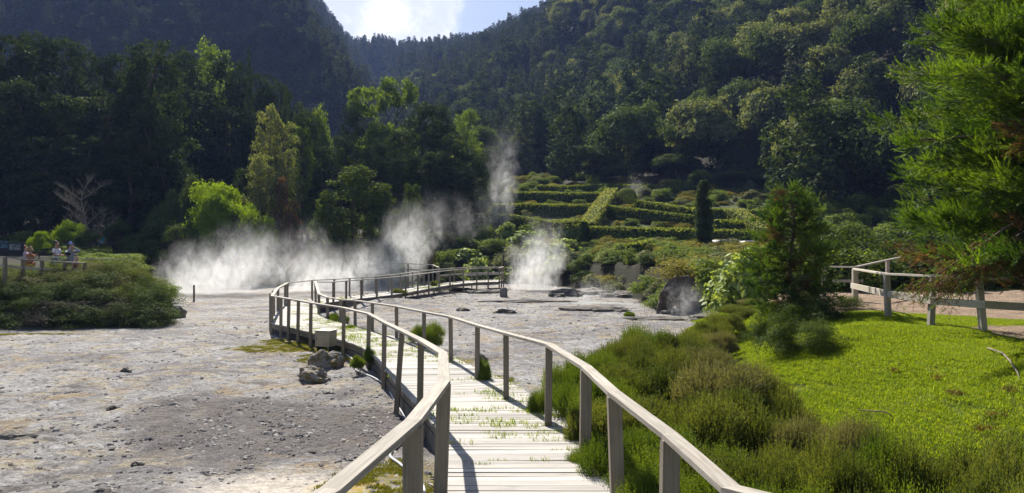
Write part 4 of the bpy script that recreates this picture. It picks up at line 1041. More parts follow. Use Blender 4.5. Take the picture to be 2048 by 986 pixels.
place('BG', 633, 188, 75, 86, 'light green leafy tree rising above the dark columnar tree', name='tree')
place('T', 735, 170, 90, 92, 'flat-topped tree with separate green puffs, left of the tallest one', name='tree', variant=0)
place('T', 792, 151, 100, 96, 'tallest flat-topped tree with bare trunk in the middle of the valley', name='tree', variant=1)
place('BG', 760, 215, 90, 90, 'yellow-green tree between the two flat-topped trees', name='tree')
place('DG', 935, 213, 75, 104, 'soft yellow-green tree near the valley mouth', name='tree')
place('B', 905, 235, 70, 112, 'hazy green tree left of the yellow-green one at the valley mouth', name='tree')
place('B', 968, 235, 80, 120, 'dull green tree right of the yellow-green one at the valley mouth', name='tree')
place('Q', 712, 325, 150, 57, 'tall olive-green tree with a pointed ragged crown behind the middle steam', name='tree')
place('Q', 655, 375, 80, 56, 'small olive tree left of the ragged crown', name='tree')
place('Q', 765, 365, 80, 58, 'slim dull green tree right of the ragged crown', name='tree')
place('W', 562, 345, 55, 61, 'reddish brown withered tree right of the lime umbrella trees', name='tree')
place('W', 585, 395, 45, 59.5, 'small brown tree beneath the withered one', name='tree')
place('Q', 825, 362, 60, 60, 'thin sapling with large pale leaves above the middle steam', name='tree')
UG = 'umbrella trees by the steam'
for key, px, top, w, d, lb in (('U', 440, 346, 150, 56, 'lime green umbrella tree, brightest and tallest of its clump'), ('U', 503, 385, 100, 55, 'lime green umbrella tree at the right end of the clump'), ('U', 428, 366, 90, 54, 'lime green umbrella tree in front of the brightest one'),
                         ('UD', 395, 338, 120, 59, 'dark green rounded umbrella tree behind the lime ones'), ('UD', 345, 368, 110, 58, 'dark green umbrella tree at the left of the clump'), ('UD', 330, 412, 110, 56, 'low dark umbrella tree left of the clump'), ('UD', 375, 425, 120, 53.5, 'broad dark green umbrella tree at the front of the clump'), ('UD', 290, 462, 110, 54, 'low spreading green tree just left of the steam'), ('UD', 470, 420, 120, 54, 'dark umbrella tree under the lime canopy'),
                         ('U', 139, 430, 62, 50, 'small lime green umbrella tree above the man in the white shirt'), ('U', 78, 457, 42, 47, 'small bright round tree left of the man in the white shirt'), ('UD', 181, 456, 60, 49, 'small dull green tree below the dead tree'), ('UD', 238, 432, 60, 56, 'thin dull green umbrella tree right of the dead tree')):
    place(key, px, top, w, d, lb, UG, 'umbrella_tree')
# dead tree
dt = empty('dead_tree', at(188, 480, 53)); dt.location.z = 2.3; tag(dt, 'bare grey dead tree with many fine branches before the dark forest', 'tree')
mb = MB(); rr = random.Random(4)
def branch(p, d, L, r, lvl):
    q = [p]; n_ = 4
    for i in range(n_):
        d = (d + Vector((rr.uniform(-.2, .2), rr.uniform(-.2, .2), rr.uniform(-.05, .15)))).normalized(); q.append(q[-1] + d * L / n_)
    mb.tube(q, [r * (1 - .7 * i / n_) for i in range(n_ + 1)], 5)
    if lvl < 3:
        for i in range(1, n_ + 1):
            for _ in range(3 if lvl else 3):
                s = Vector((rr.uniform(-1, 1), rr.uniform(-1, 1), rr.uniform(.0, .7))).normalized(); branch(q[i], (d * .5 + s).normalized(), L * rr.uniform(.35, .5), r * .4, lvl + 1)
branch(Vector((0, 0, 0)), Vector((0, 0, 1)), 3.9, .09, 0); mb.build('branches', M['palebark'], dt)

# trees along the top of the garden, right side
for key, px, top, w, d, lb in (('B', 1187, 279, 110, 106, 'big round sunlit tree standing above the upper hedges'), ('B', 1232, 318, 70, 104, 'smaller rounded tree touching the right of the big round tree'), ('B', 1340, 276, 60, 120, 'knobbly tree top behind the garden, left of centre right'), ('B', 1352, 300, 110, 110, 'broad rounded tree on the slope right of the topiary ball'), ('BG', 1402, 335, 55, 100, 'bright green tree right behind the dark cypress'), ('BG', 1420, 288, 50, 118, 'pale bright green tree above the cypress'), ('B', 1464, 336, 95, 102, 'round green tree right of the dark cypress top'), ('B', 1520, 345, 80, 104, 'rounded green tree above the right hedges'), ('B', 1575, 330, 90, 112, 'green tree above and behind the small cedar'), ('B', 1640, 345, 100, 108, 'dark green tree right of the small cedar top'), ('B', 1495, 225, 120, 128, 'tall dark rounded tree in the hollow above the right hedges'), ('B', 1565, 262, 110, 120, 'rounded tree in the hollow between garden and young cedar'), ('B', 1700, 350, 100, 106, 'dark green tree close to the big cedar'),
                      ('O', 1440, 165, 110, 140, 'large pale feathery tree high above the cypress'), ('O', 1478, 190, 80, 142, 'tawny tree right of the large pale feathery one'), ('W', 1190, 215, 45, 150, 'thin brownish conifer above the big round tree'), ('W', 1238, 212, 30, 150, 'single brown-topped conifer on the hillside'), ('O', 1470, 100, 90, 170, 'pale knobbly tree on the middle of the right hillside'), ('BG', 1362, 82, 60, 190, 'isolated yellow-green tree on the right hillside'), ('O', 1740, -10, 110, 165, 'tall pale gum-like tree high up near the big cedar')):
    place(key, px, top, w, d, lb, None, 'tree', variant=0)
place('K', 1407, 358, 48, 52, 'dark columnar cypress standing in front of the hedges', name='cypress_tree')

# ------------------------------------------------------------------ bushes on the bank, in the garden and under the forest
BU = {}
def bush_proto(key, mat, leaf, nb, per, seeds, asp=.5):
    for s in seeds:
        rng = np.random.default_rng(s); cs, rs = profile_blobs('S', rng, nb)
        BU.setdefault(key, []).append(crown_mesh('bush', cs, rs, per, leaf, mat, rng, .9, asp))
bush_proto('green', M['bush1'], .028, 26, 260, (31, 32, 33)); bush_proto('yellow', M['bush2'], .020, 26, 300, (34, 35)); bush_proto('grey', M['bush3'], .030, 24, 240, (36, 37))
bush_proto('dark', M['Q'], .028, 24, 260, (38,)); bush_proto('big', M['hydr'], .055, 22, 110, (39, 40), .6)
def bush(key, x, y, w, h, label, group=None, name='bush', z=None):
    me = random.choice(BU[key]); o = link(bpy.data.objects.new(name, me)); o.location = (x, y, (H(x, y) if z is None else z) - .08 * h)
    o.scale = (w * 1.15, w * 1.15, h * 1.1); o.rotation_euler.z = random.uniform(0, 6.28); return tag(o, label, {'bank_shrub': 'bank shrub', 'garden_shrub': 'garden shrub', 'undergrowth_shrub': 'undergrowth', 'hedge_shrub': 'hedge shrub', 'heather_shrub': 'heather'}.get(name, 'bush'), group)
def try_pts(n, px0, px1, d0, d1, gap, cond=None, seed=1):
    r = random.Random(seed); P = []
    for _ in range(n * 40):
        d = r.uniform(d0, d1); px = r.uniform(px0, px1); x = (px - 1024) / F * d
        if cond and not cond(px, d, x): continue
        if all((x - a) ** 2 + (d - b) ** 2 > (gap * (.7 + .3 * d / 60)) ** 2 for a, b in P): P.append((x, d))
        if len(P) >= n: break
    return P
yb1 = lambda x: float(np.interp(x, [-60, -20, -8, 1, 3.8, 6.4, 7.6, 9.5, 60], [66, 62, 59, 57, 52.5, 44, 35, 30, 30]))
LB = {'green': 'leafy green shrub', 'yellow': 'yellowing shrub', 'grey': 'grey-green shrub', 'dark': 'dark green shrub'}
for x, y in try_pts(190, 1130, 1680, 31, 62, 1.0, lambda px, d, x: d > yb1(x) - .1 and not (1330 < px < 1420 and d < 34), 3):
    px = 1024 + x / y * F
    key = random.choice(['yellow', 'yellow', 'grey', 'green'] if px > 1370 else ['green', 'green', 'grey', 'yellow', 'dark'])
    bush(key, x, y, random.uniform(1.6, 2.6), random.uniform(.8, 1.35), LB[key] + ' on the bank between the vents and the terraced hedges', 'shrubs on the bank: ' + key, 'bank_shrub')
for n_, ya, yb2, gap, wa, wb, hb_ in ((180, 60, 90, 1.15, 1.1, 2.3, 1.05), (112, 87, 113, 2.0, 2.0, 3.8, 2.1)):
    for x, y in try_pts(n_, 930, 1560, ya, yb2, gap, lambda px, d, x: d > yb1(x) + 2, 8):
        key = random.choice(['green', 'green', 'yellow', 'grey']); bush(key, x, y, random.uniform(wa, wb), random.uniform(.5, hb_), LB[key] + ' planted between the terraced hedges', 'low shrubs between hedges: ' + key, 'garden_shrub')
for x, y in try_pts(46, 740, 1150, 54, 66, 1.9, lambda px, d, x: d > yb1(x) - 1, 12):
    key = random.choice(['green', 'grey', 'yellow', 'big']); bush(key, x, y, random.uniform(2.0, 3.4), random.uniform(1.4, 2.9), ('broad-leaved shrub' if key == 'big' else LB[key]) + ' behind the boardwalk platform and middle steam', 'shrubs behind the platform: ' + key)
for x, y in try_pts(60, -200, 760, 57, 62, 2.2, None, 14):
    key = random.choice(['dark', 'dark', 'green']); bush(key, x, y, random.uniform(2.5, 4.0), random.uniform(1.2, 2.6), LB[key] + ' at the foot of the left forest', 'undergrowth of the left forest: ' + key, 'undergrowth_shrub')
for x, y in try_pts(30, 120, 330, 36, 53, 2.0, None, 15):
    bush('green', x, y, random.uniform(1.8, 2.8), random.uniform(.6, 1.0), 'low green shrub on the slope between the heather mound and the wall', 'low shrubs above the heather mound')
for x, y in try_pts(60, 1560, 1960, 62, 92, 2.2, None, 17):
    bush('green', x, y, random.uniform(2.4, 4.2), random.uniform(1.2, 2.8), 'green shrub on the slope above and behind the young cedar', 'shrubs on the slope behind the young cedar', 'slope_shrub')
for x, y in try_pts(60, 1640, 2300, 27, 34, 1.7, None, 16):
    bush('dark', x, y, random.uniform(2.2, 3.4), random.uniform(2.0, 3.6), 'tall dark hedge shrub behind the dirt path on the right', 'tall shrubs behind the dirt path', 'hedge_shrub')
x, y, z = at(1500, 640, 26.0); bush('big', x, y, 2.6, 2.3, 'broad-leaved light green shrub right of the vent cave'); x, y, z = at(1450, 610, 28.0); bush('big', x, y, 2.2, 2.0, 'smaller light green broad-leaved shrub beside the cave rock')
x, y, z = at(1440, 600, 31); bush('green', x, y, 2.6, 2.4, 'dense green shrub growing over the cave rock'); x, y, z = at(1360, 560, 33.2); bush('yellow', x, y, 3.0, 1.5, 'yellow-green shrub on top of the cave rock', z=1.0)
x, y, z = at(1320, 610, 33.0); bush('green', x, y, 1.6, 1.0, 'small green shrub at the left foot of the cave rock')
x, y, z = at(1545, 560, 27); bush('green', x, y, 3.0, 2.0, 'green shrub behind the small cedar on its left'); x, y, z = at(1690, 545, 26); bush('green', x, y, 2.8, 2.1, 'light green shrub behind the railing corner')

# ------------------------------------------------------------------ heather
def sprig_mesh(name, P, D, L, nn, nl, nw, mat, rng, tip=None, tint=None, curl=.35, sweep=(.9, .8)):
    """upright sprigs: nn fine needles round every stem. P roots, D unit directions, L lengths"""
    n = len(P); t = (np.arange(nn) + .5) / nn
    T = np.broadcast_to(t[None, :, None], (n, nn, 1)); st = P[:, None, :] + D[:, None, :] * L[:, None, None] * T
    st = st + np.array([0, 0, 1.])[None, None] * (T ** 2) * L[:, None, None] * curl
    rd = unit(rng.normal(0, 1, (n, nn, 3))); nd = unit(D[:, None, :] * sweep[0] + rd * sweep[1] + np.array([0, 0, .25]))
    e = st + nd * nl * (1.15 - .55 * T) * rng.uniform(.7, 1.2, (n, nn, 1))
    sd = unit(np.cross(nd, rng.normal(0, 1, (n, nn, 3)))) * nw
    V = np.stack([st - sd, st + sd, e], 2).reshape(-1, 3); k = n * nn
    tt = (rng.random(n) if tint is None else tint)[:, None] * .7 + .3 * rng.random((n, nn)); 
    return np_mesh(name, V, np.full(k, 3), np.arange(3 * k), [mat], None, np.repeat(tt.ravel(), 3))
def heather(seed, mat, ns=6500, L=.085):
    rng = np.random.default_rng(seed); nb = 17
    a = rng.uniform(0, 6.28, nb); q = np.sqrt(rng.random(nb)) * .40; cs = np.stack([np.cos(a) * q, np.sin(a) * q, .62 * np.sqrt(np.clip(1 - (q / .5) ** 2, 0, 1)) * rng.uniform(.5, 1.08, nb) + .08], -1)
    rs = rng.uniform(.12, .23, nb); idx = rng.integers(0, nb, ns); d = unit(rng.normal(0, 1, (ns, 3))); d[:, 2] = np.where(d[:, 2] < -.15, -d[:, 2], d[:, 2])
    P = cs[idx] + d * (rs[idx] * rng.uniform(.55, 1, ns))[:, None]
    P[:, 2] = np.maximum(P[:, 2], .02)
    D = unit(d * .55 + np.array([0, 0, .9]) + rng.normal(0, .2, (ns, 3)))
    ct = rng.random(nb)[idx]
    return sprig_mesh('foliage', P, D, rng.uniform(.6, 1.4, ns) * L, 11, .024, .0040, mat, rng, tint=ct * .6 + .4 * rng.random(ns))
def stems(seed):
    r = random.Random(seed); mb = MB()
    for k in range(22):
        a = r.uniform(0, 6.28); q = r.uniform(.1, .42); e = Vector((math.cos(a) * q, math.sin(a) * q, r.uniform(.4, .8))); m_ = e * .5 + Vector((0, 0, -.08))
        mb.tube([Vector((r.uniform(-.05, .05), r.uniform(-.05, .05), -.05)), m_, e], [.012, .008, .003], 5)
    return mb.mesh('stems', M['bark'])
HP = {'heath': [heather(51, M['heath']), heather(52, M['heath'])], 'heathg': [heather(53, M['heathg'], 6500, .11), heather(54, M['heathg'], 6500, .11)], 'heathb': [heather(55, M['heathb'])], 'dark': [heather(57, M['Q'], 4200, .10), heather(58, M['Q'], 4200, .10)]}
ST = [stems(1), stems(2)]
def heath(key, x, y, w, h, label, group, z=None):
    o = empty('heather_shrub', (x, y, (H(x, y) if z is None else z) - .04), random.uniform(0, 6.28)); o.scale = (w, w, h / .92); tag(o, label, 'shrub', group)
    link(bpy.data.objects.new('foliage', random.choice(HP[key])), o); link(bpy.data.objects.new('stems', random.choice(ST)), o); return o
for s in (81, 82, 83): BU.setdefault('hclump', []).append(crown_mesh('bush', *profile_blobs('S', np.random.default_rng(s), 34), 420, .017, M['heath'], np.random.default_rng(s), .9, .3))
for s in (84, 85): BU.setdefault('hclumpg', []).append(crown_mesh('bush', *profile_blobs('S', np.random.default_rng(s), 34), 420, .018, M['heathg'], np.random.default_rng(s), .9, .3))
for s in (86,): BU.setdefault('hclumpb', []).append(crown_mesh('bush', *profile_blobs('S', np.random.default_rng(s), 34), 420, .016, M['heathb'], np.random.default_rng(s), .9, .3))
BU['hclumpp'] = [crown_mesh('bush', *profile_blobs('S', np.random.default_rng(89), 30), 420, .015, foliage('shade_toned_heather', (.05, .038, .04), (.11, .085, .085), .2), np.random.default_rng(89), .95, .3)]  # dark heather for the mound's front, with its shade put into the colour
for s in (87, 88): BU.setdefault('hclumpd', []).append(crown_mesh('bush', *profile_blobs('S', np.random.default_rng(s), 30), 620, .014, M['Q'], np.random.default_rng(s), .95, .35))
KL = {'heath': 'olive green heather shrub', 'heathg': 'fresh green heather shrub', 'heathb': 'brownish heather shrub with faded flower tips', 'dark': 'dark green heather shrub'}
def hp_px(key, px, top, w_px, d, group, where, lab=None):
    x, y, z = at(px, top, d); g = H(x, y); h = max(.35, z - g); x += (.10 if y < 9 else 0); heath(key, x, y, w_px / F * d, h, lab or (KL[key] + ' ' + where), group and group + ': ' + key)
G1 = 'heather between the boardwalk and the lawn'; W1 = 'in the thicket between the boardwalk and the lawn'
for r_ in (('heathg', 1185, 692, 150, 12), ('heath', 1240, 662, 150, 13.6), ('heathg', 1295, 648, 150, 15.2), ('heath', 1355, 662, 150, 15), ('heathb', 1405, 690, 140, 13.2), ('heath', 1310, 690, 170, 12.6), ('heathg', 1130, 725, 120, 11.4),
           ('heathg', 1195, 745, 190, 9.9), ('heath', 1285, 728, 220, 10.4), ('heath', 1380, 735, 220, 9.9), ('heathb', 1465, 716, 250, 9.2), ('heath', 1535, 742, 200, 8.9), ('heath', 1250, 790, 240, 8.4), ('heath', 1350, 790, 260, 8.2), ('heath', 1440, 775, 280, 7.9), ('heath', 1530, 800, 220, 7.8),
           ('heathg', 1245, 850, 190, 6.9), ('heathg', 1330, 850, 260, 6.6), ('heath', 1420, 860, 280, 6.5), ('heath', 1500, 880, 260, 6.2), ('heathb', 1600, 835, 200, 7.3), ('heathb', 1690, 830, 150, 6.9), ('heath', 1580, 880, 220, 6.3),
           ('heathg', 1310, 925, 230, 5.6), ('heathg', 1420, 940, 260, 5.2), ('heathg', 1540, 935, 260, 5.1), ('heath', 1655, 880, 250, 5.3), ('heathg', 1760, 868, 260, 5.3), ('heath', 1870, 862, 270, 5.2), ('heath', 1985, 872, 280, 5.0), ('heathg', 2090, 890, 280, 4.8),
           ('heathg', 1600, 985, 300, 4.4), ('heath', 1720, 940, 300, 4.3), ('heathg', 1850, 955, 300, 4.3), ('heath', 1970, 940, 300, 4.2), ('heathg', 1480, 1000, 280, 4.4), ('heathg', 2090, 985, 300, 4.1),
           ('heath', 1165, 800, 120, 8.6), ('heathg', 1160, 860, 90, 7.4)):
    hp_px(*r_, G1, W1)
G2 = 'heather at the upper edge of the lawn'
for r_ in (('heath', 1420, 640, 100, 18.0), ('heath', 1450, 625, 90, 20), ('heath', 1480, 606, 80, 22), ('heathb', 1510, 598, 70, 23), ('heath', 1395, 655, 90, 17.0), ('heathb', 1440, 660, 90, 16.5), ('heath', 1540, 600, 80, 21)):
    hp_px(*r_, G2, 'along the upper left edge of the lawn')
for px, top, w, d, lb in ((1570, 590, 120, 14.6, 'dark green bush under the small cedar, tallest of its clump'), (1655, 568, 130, 16.6, 'wide dark bush right of the small cedar trunk'), (1638, 612, 115, 13.9, 'rounded dark green bush lowest on the lawn'), (1600, 560, 110, 17.6, 'dark bush directly at the foot of the small cedar'), (1698, 580, 80, 18.8, 'brownish dark bush close to the first fence post'), (1520, 605, 80, 18.4, 'dark bush at the left foot of the small cedar')):
    x, y, z = at(px, top, d); bush('hclumpd', x, y, w / F * d * .92, z - H(x, y), lb)
for px, top, w, d, lb in ((850, 640, 75, 19.0, 'fresh green heather bush behind the middle handrail posts'), (700, 648, 60, 22.4, 'green bush at the right edge of the bend in the deck'), (670, 625, 50, 25.8, 'small dark bush inside the bend of the boardwalk'), (968, 712, 34, 13.6, 'tiny green tuft beside the grey stone at the deck edge'), (738, 690, 26, 17.0, 'slender green plant climbing a handrail post'), (800, 574, 30, 38.6, 'low tuft at the inner corner of the far boardwalk'), (868, 560, 18, 44, 'dark tuft at the foot of the platform'), (1080, 770, 60, 10.6, 'low green tuft against the right side of the deck'), (1258, 640, 22, 29, 'single tiny shrub on the bare clay near the small vent'), (715, 708, 30, 16.5, 'bright weedy tuft at the left deck edge'), (640, 650, 24, 25.5, 'little shrub under the inner railing')):
    hp_px('heathg' if px not in (868, 800) else 'heath', px, top, w, d, None, '', lb)
G3 = 'heather covering the mound on the left'; rr = random.Random(9)
for row, (d, t0, n_) in enumerate(((30.2, 517, 13), (29.2, 519, 15), (28.2, 530, 16), (27.3, 556, 15), (26.6, 580, 15), (26.1, 604, 14))):
    for i in range(n_):
        px = -90 + (i + .5 * (row % 2)) * (450 / n_) + rr.uniform(-10, 10)
        if px > 326 - abs(row - 3) * 9: continue
        top = t0 + rr.uniform(-5, 9) + 26 * float(sm(230, 350, px)) * (row < 3) + (14 if px < 90 and row < 2 else 0)
        top -= 11 if row < 2 else 3
        key = rr.choice(['heath', 'dark', 'heathb', 'heath', 'heathb'] if row < 2 else (['dark', 'heath', 'heathb', 'dark'] if row < 4 else ['dark', 'purple', 'dark']))  # front rows get darker leaf colours, standing in for the mound's backlit shade
        x, y, z = at(px, top, d); h = min(1.6, z - min(H(x, y), z - 1.0)); ck = {'heath': 'hclump', 'heathg': 'hclumpg', 'heathb': 'hclumpb', 'dark': 'hclumpd', 'purple': 'hclumpp'}[key]
        bush(ck, x, y, rr.uniform(1.5, 2.5), h, ('purplish grey heather shrub coloured for backlit shade' if key == 'purple' else KL[key]) + ' on the mound below the visitors', G3 + ': ' + key, 'heather_shrub', z=z - h)
# fallen twigs on the lawn
mb = MB(); q = [hit(1975, 695, .05), hit(2005, 706, .10), hit(2020, 722, .08), hit(2035, 745, .06), hit(2042, 765, .04)]
mb.tube([Vector(v) for v in q], [.012, .014, .013, .011, .008], 6)
tag(mb.build('fallen_branch', M['palebark'], smooth=True), 'thin pale curved branch lying on the grass at the right edge', 'branch')
mb = MB(); q = [hit(1716, 820, .10), hit(1745, 822, .14), hit(1772, 824, .12), hit(1786, 834, .05)]
mb.tube([Vector(v) for v in q], [.008, .010, .010, .007], 6); mb.tube([Vector(q[0]), Vector(q[0]) + Vector((.12, .05, .10))], [.006, .003], 5)
tag(mb.build('fallen_branch', M['bark'], smooth=True), 'dark crooked twig poking from the heather onto the lawn', 'branch')
def debris(px, py, w, label, seed):
    rng = np.random.default_rng(seed); x, y, z = hit(px, py); n_ = 90
    P = np.stack([rng.normal(0, w * .5, n_), rng.normal(0, w * .4, n_), rng.uniform(0, .05, n_)], -1); D = unit(np.stack([rng.normal(0, 1, n_), rng.normal(0, 1, n_), rng.uniform(0, .3, n_)], -1))
    o = link(bpy.data.objects.new('dead_twigs', sprig_mesh('dead_twigs', P, D, rng.uniform(.05, .16, n_), 8, .03, .004, M['cryptb'], rng, curl=0))); o.location = (x, y, H(x, y)); tag(o, label, 'twigs')
debris(1995, 835, .16, 'heap of dead brown cedar twigs on the grass, larger one', 1); debris(1975, 862, .10, 'thin trail of dead brown twigs just below the larger heap', 2)
debris(2030, 785, .13, 'reddish dead twigs at the end of the pale branch', 3); debris(1920, 790, .16, 'scattered brown litter in the middle of the lawn', 4); debris(1800, 745, .10, 'small speck of dead leaves high on the lawn', 5); debris(1880, 760, .10, 'sparse brown litter above the lawn centre', 6)

# ------------------------------------------------------------------ the big cedar on the right and its small neighbour
def cedar(name, loc, label, Htot, layers, seed, trunk_r, prof, droop=.25, ns=40, L=.22, needle=.085, nwid=.0045, deadfrac=.18, dead_low=0., seam=.42, az=None, steps=7, per=5):
    """trunk, whorls of limbs, feathery sprays of needles along every limb"""
    r = random.Random(seed); rng = np.random.default_rng(seed); o = empty(name, loc); tag(o, label, 'tree')
    tk = MB(); n_ = 10
    tk.tube([(.05 * math.sin(i), .05 * math.cos(i * 1.3), Htot * i / n_ - .2 * (i == 0)) for i in range(n_ + 1)], [trunk_r * (1.05 - .95 * i / n_) for i in range(n_ + 1)], 10)
    tk.build('trunk', M['bark'], o, smooth=True)
    lb = MB(); GP, GD, BP, BD = [], [], [], []; droop0 = droop
    for k in range(layers):
        h = Htot * (.04 + .94 * (k + r.random() * .6) / layers)
        Rm = prof(h)
        a = (k * 2.39996 + r.uniform(-.3, .3)) if az is None else r.uniform(*az)
        Rl = Rm * r.uniform(.62, 1.06); droop = droop0 + r.uniform(-.14, .10)
        if Rl < .15: continue
        dirv = Vector((math.cos(a), math.sin(a), 0)); p = Vector((0, 0, h)); pts = [p]
        nst = steps
        for i in range(1, nst + 1):
            f = i / nst; z = h + Rl * (.10 * f - droop * f * f + .10 * f ** 4) ; sw = Vector((-dirv.y, dirv.x, 0)) * .06 * Rl * math.sin(f * 5 + k)
            pts.append(dirv * Rl * f + sw + Vector((0, 0, z)))
        lb.tube(pts, [max(.006, trunk_r * .22 * (1 - f / nst)) for f in range(nst + 1)], 5)
        isdead = r.random() < deadfrac or h < dead_low
        for i in range(2, nst + 1):
            f = i / nst
            for s in range(per):
                side = Vector((-dirv.y, dirv.x, 0)) * r.choice((-1, 1)); sl = Rl * (.30 * (1.15 - f) + .08) * r.uniform(.6, 1.1)
                b = pts[i - 1].lerp(pts[i], r.random()); e = b + (dirv * .75 + side * r.uniform(.3, 1.2)).normalized() * sl + Vector((0, 0, -.18 * sl + r.uniform(-.30, .38) * max(.4, sl)))
                lb.tube([b, b.lerp(e, .5) + Vector((0, 0, .05 * sl)), e], [.010, .007, .003], 4, cap=False)
                nsub = max(2, int(ns * sl))
                for q in range(nsub):
                    t = (q + r.random()) / nsub; w = b.lerp(e, .15 + .85 * t); dd = ((e - b).normalized() + Vector((r.uniform(-.7, .7), r.uniform(-.7, .7), r.uniform(-.15, 1.0)))).normalized()
                    w = w + Vector((r.uniform(-1, 1), r.uniform(-1, 1), r.uniform(-1, .6))) * .05
                    (BP if (isdead and r.random() < .75) or (f < .62 and r.random() < seam) else GP).append(w); (BD if len(BP) + len(GP) and (BP and BP[-1] is w) else GD).append(dd)
    lb.build('limbs', M['bark'], o)
    for nm, P, D, mt in (('foliage', GP, GD, M['crypt']), ('dead_foliage', BP, BD, M['cryptb'])):
        if not P: continue
        P = np.array([tuple(v) for v in P]); D = np.array([tuple(v) for v in D]); k = len(P)
        ct = np.clip(.45 + 1.5 * fbm(P[:, 0] * 1.5 + P[:, 1], P[:, 2] * 1.5, 2, 5) + rng.normal(0, .15, k), 0, 1)
        link(bpy.data.objects.new(nm, sprig_mesh(nm, P, D, rng.uniform(.6, 1.25, k) * L * (1 if nm == 'foliage' else .8), 16, needle, nwid, mt, rng, tint=ct, sweep=(1.35, .6), curl=.30 if nm == 'foliage' else -.35)), o)
    print('cedar', name, len(GP), len(BP)); return o
def prof_big(h): return float(np.interp(h, [0, 1.25, 1.35, 2.2, 3.0, 4.5, 6.0, 8, 11, 14], [0, 0, 3.7, 4.2, 4.3, 3.75, 3.0, 2.3, 1.6, .3]))
cx, cy = 11.0, 11.9
big = cedar('japanese_cedar', (cx, cy, H(cx, cy) - .1), 'large feathery cedar with drooping sprays filling the right side above the fence', 9.6, 320, 5, .28, prof_big, .15, 25, .28, .10, .0078, .07, 1.70, seam=.33, az=(R(100), R(335)), steps=8, per=5)
lb = MB(); P_, D_2 = [], []; r_ = random.Random(3)
for k_ in range(7):
    a_ = Vector(at(2010 + 20 * k_, 470 + r_.uniform(-30, 30), 11.6)); m_ = Vector(at(1930 + r_.uniform(-50, 50), 520 + r_.uniform(-10, 20), 11.3)); e_ = Vector(at(1800 + 22 * k_, 575 + r_.uniform(-15, 30), 11.0))
    cv_ = [a_.lerp(m_, t / 6).lerp(m_.lerp(e_, t / 6), t / 6) for t in range(7)]; lb.tube([p_ - big.location for p_ in cv_], [.022 * (1 - .8 * t / 6) for t in range(7)], 5)
    for t in range(2, 7):
        for q_ in range(24):
            w_ = cv_[t - 1].lerp(cv_[t], r_.random()) + Vector((r_.uniform(-.16, .16), r_.uniform(-.16, .16), r_.uniform(-.16, .10))); P_.append(tuple(w_ - big.location)); D_2.append(tuple(Vector((r_.uniform(-1, .3), r_.uniform(-.6, .6), r_.uniform(-.9, .1))).normalized()))
brl = Matrix.Rotation(-big.rotation_euler.z, 4, 'Z')
lb.build('dead_limbs', M['bark'], big); P_ = np.array(P_); D_2 = np.array(D_2); pick = np.random.default_rng(4).random(len(P_)) < .72
for nm_, mk_, mt_ in (('hanging_dead_foliage', pick, 'cryptb'), ('hanging_foliage', ~pick, 'crypt')):
    link(bpy.data.objects.new(nm_, sprig_mesh(nm_, P_[mk_], D_2[mk_], np.full(mk_.sum(), .16), 13, .06, .006, M[mt_], np.random.default_rng(6), curl=-.3)), big)
sx, sy, sz = at(1584, 600, 18.2)
cedar('japanese_cedar', (sx, sy, H(sx, sy) - .05), 'young cone-shaped cedar standing alone above the dark bushes on the lawn', at(1592, 372, 18.2)[2] - H(sx, sy), 84, 8, .08, lambda h: float(np.interp(h, [0, .5, 1.2, 2.2, 3.0, 3.6, 4.2], [.7, 1.15, 1.3, 1.2, .9, .6, .15])), .05, 42, .16, .07, .0065, .05, 0, .15, steps=5, per=4)

# ------------------------------------------------------------------ the forested hills
def scat_xy(n, ulo, uhi, y0, y1, seed, gap):
    rng = np.random.default_rng(seed); y = np.sqrt(rng.uniform(y0 ** 2, y1 ** 2, n)); u = rng.uniform(ulo, uhi, n); x = u * y; return x, y
def thin(x, y, cell, seed):
    rng = np.random.default_rng(seed); k = np.stack([np.floor(x / cell), np.floor(y / cell)], -1).astype(int); _, i = np.unique(k, axis=0, return_index=True); return x[i], y[i]
small = {}
def small_proto(key, kind, mat, nb, per, leaf, seeds, **kw):
    for s in seeds:
        rng = np.random.default_rng(s); cs, rs = profile_blobs(kind, rng, nb); rs = rs * 1.15; wm = wood_mesh('w', kind, cs, rng, .014, None, 3)
        me = crown_mesh('hill_tree', cs, rs, per, leaf, mat, rng, **kw); small.setdefault(key, []).append(me)
small_proto('B', 'B', M['B'], 30, 330, .018, (61, 62, 63)); small_proto('O', 'B', M['O'], 30, 330, .018, (64, 65)); small_proto('D', 'D', M['D'], 60, 130, .017, (66, 67)); small_proto('P', 'P', M['far'], 60, 60, .020, (68, 69))
small_proto('F', 'B', M['far'], 30, 90, .030, (70, 71)); small_proto('FD', 'D', M['far'], 46, 46, .028, (72, 73))
x, y = scat_xy(30000, -.16, .85, 74, 430, 1, 5); x, y = thin(x, y, 6.0, 1); z = height(x, y)
rng = np.random.default_rng(77)
front = ((y > 112) | ((x > .385 * y) & (z > 5.5)) | ((y > 103) & (x > -.01 * y))) & ((z - CAMZ) / y < .47) & ((x > -.08 * y) | (y > 160)) & (z > 5)
keep = front & ~((y < 128) & (x < 8)); x, y, z = x[keep], y[keep], z[keep]
sp = fbm(x * .022, y * .03, 3, 90) + rng.normal(0, .10, len(x)); kind = np.where(sp > .10, 1, np.where(sp > -.14, 0, 2)); kind = np.where(rng.random(len(x)) < .24, 2, kind); kind = np.where((rng.random(len(x)) < .18) | ((x < .12 * y) & (rng.random(len(x)) < .5)), 3, kind)  # pale-leaved kind made more common, its colour also standing in for sunlit crowns
hgt = rng.uniform(9, 15, len(x)) * np.where(kind == 2, 1.25, 1.) * np.where(kind == 3, 1.2, 1.)
dep = np.hypot(x, y); appar = hgt / dep; u = x / y; vtop = (z + hgt - CAMZ) / y
infr = (np.abs(u) < .74) & ((z - CAMZ) / y < .36)
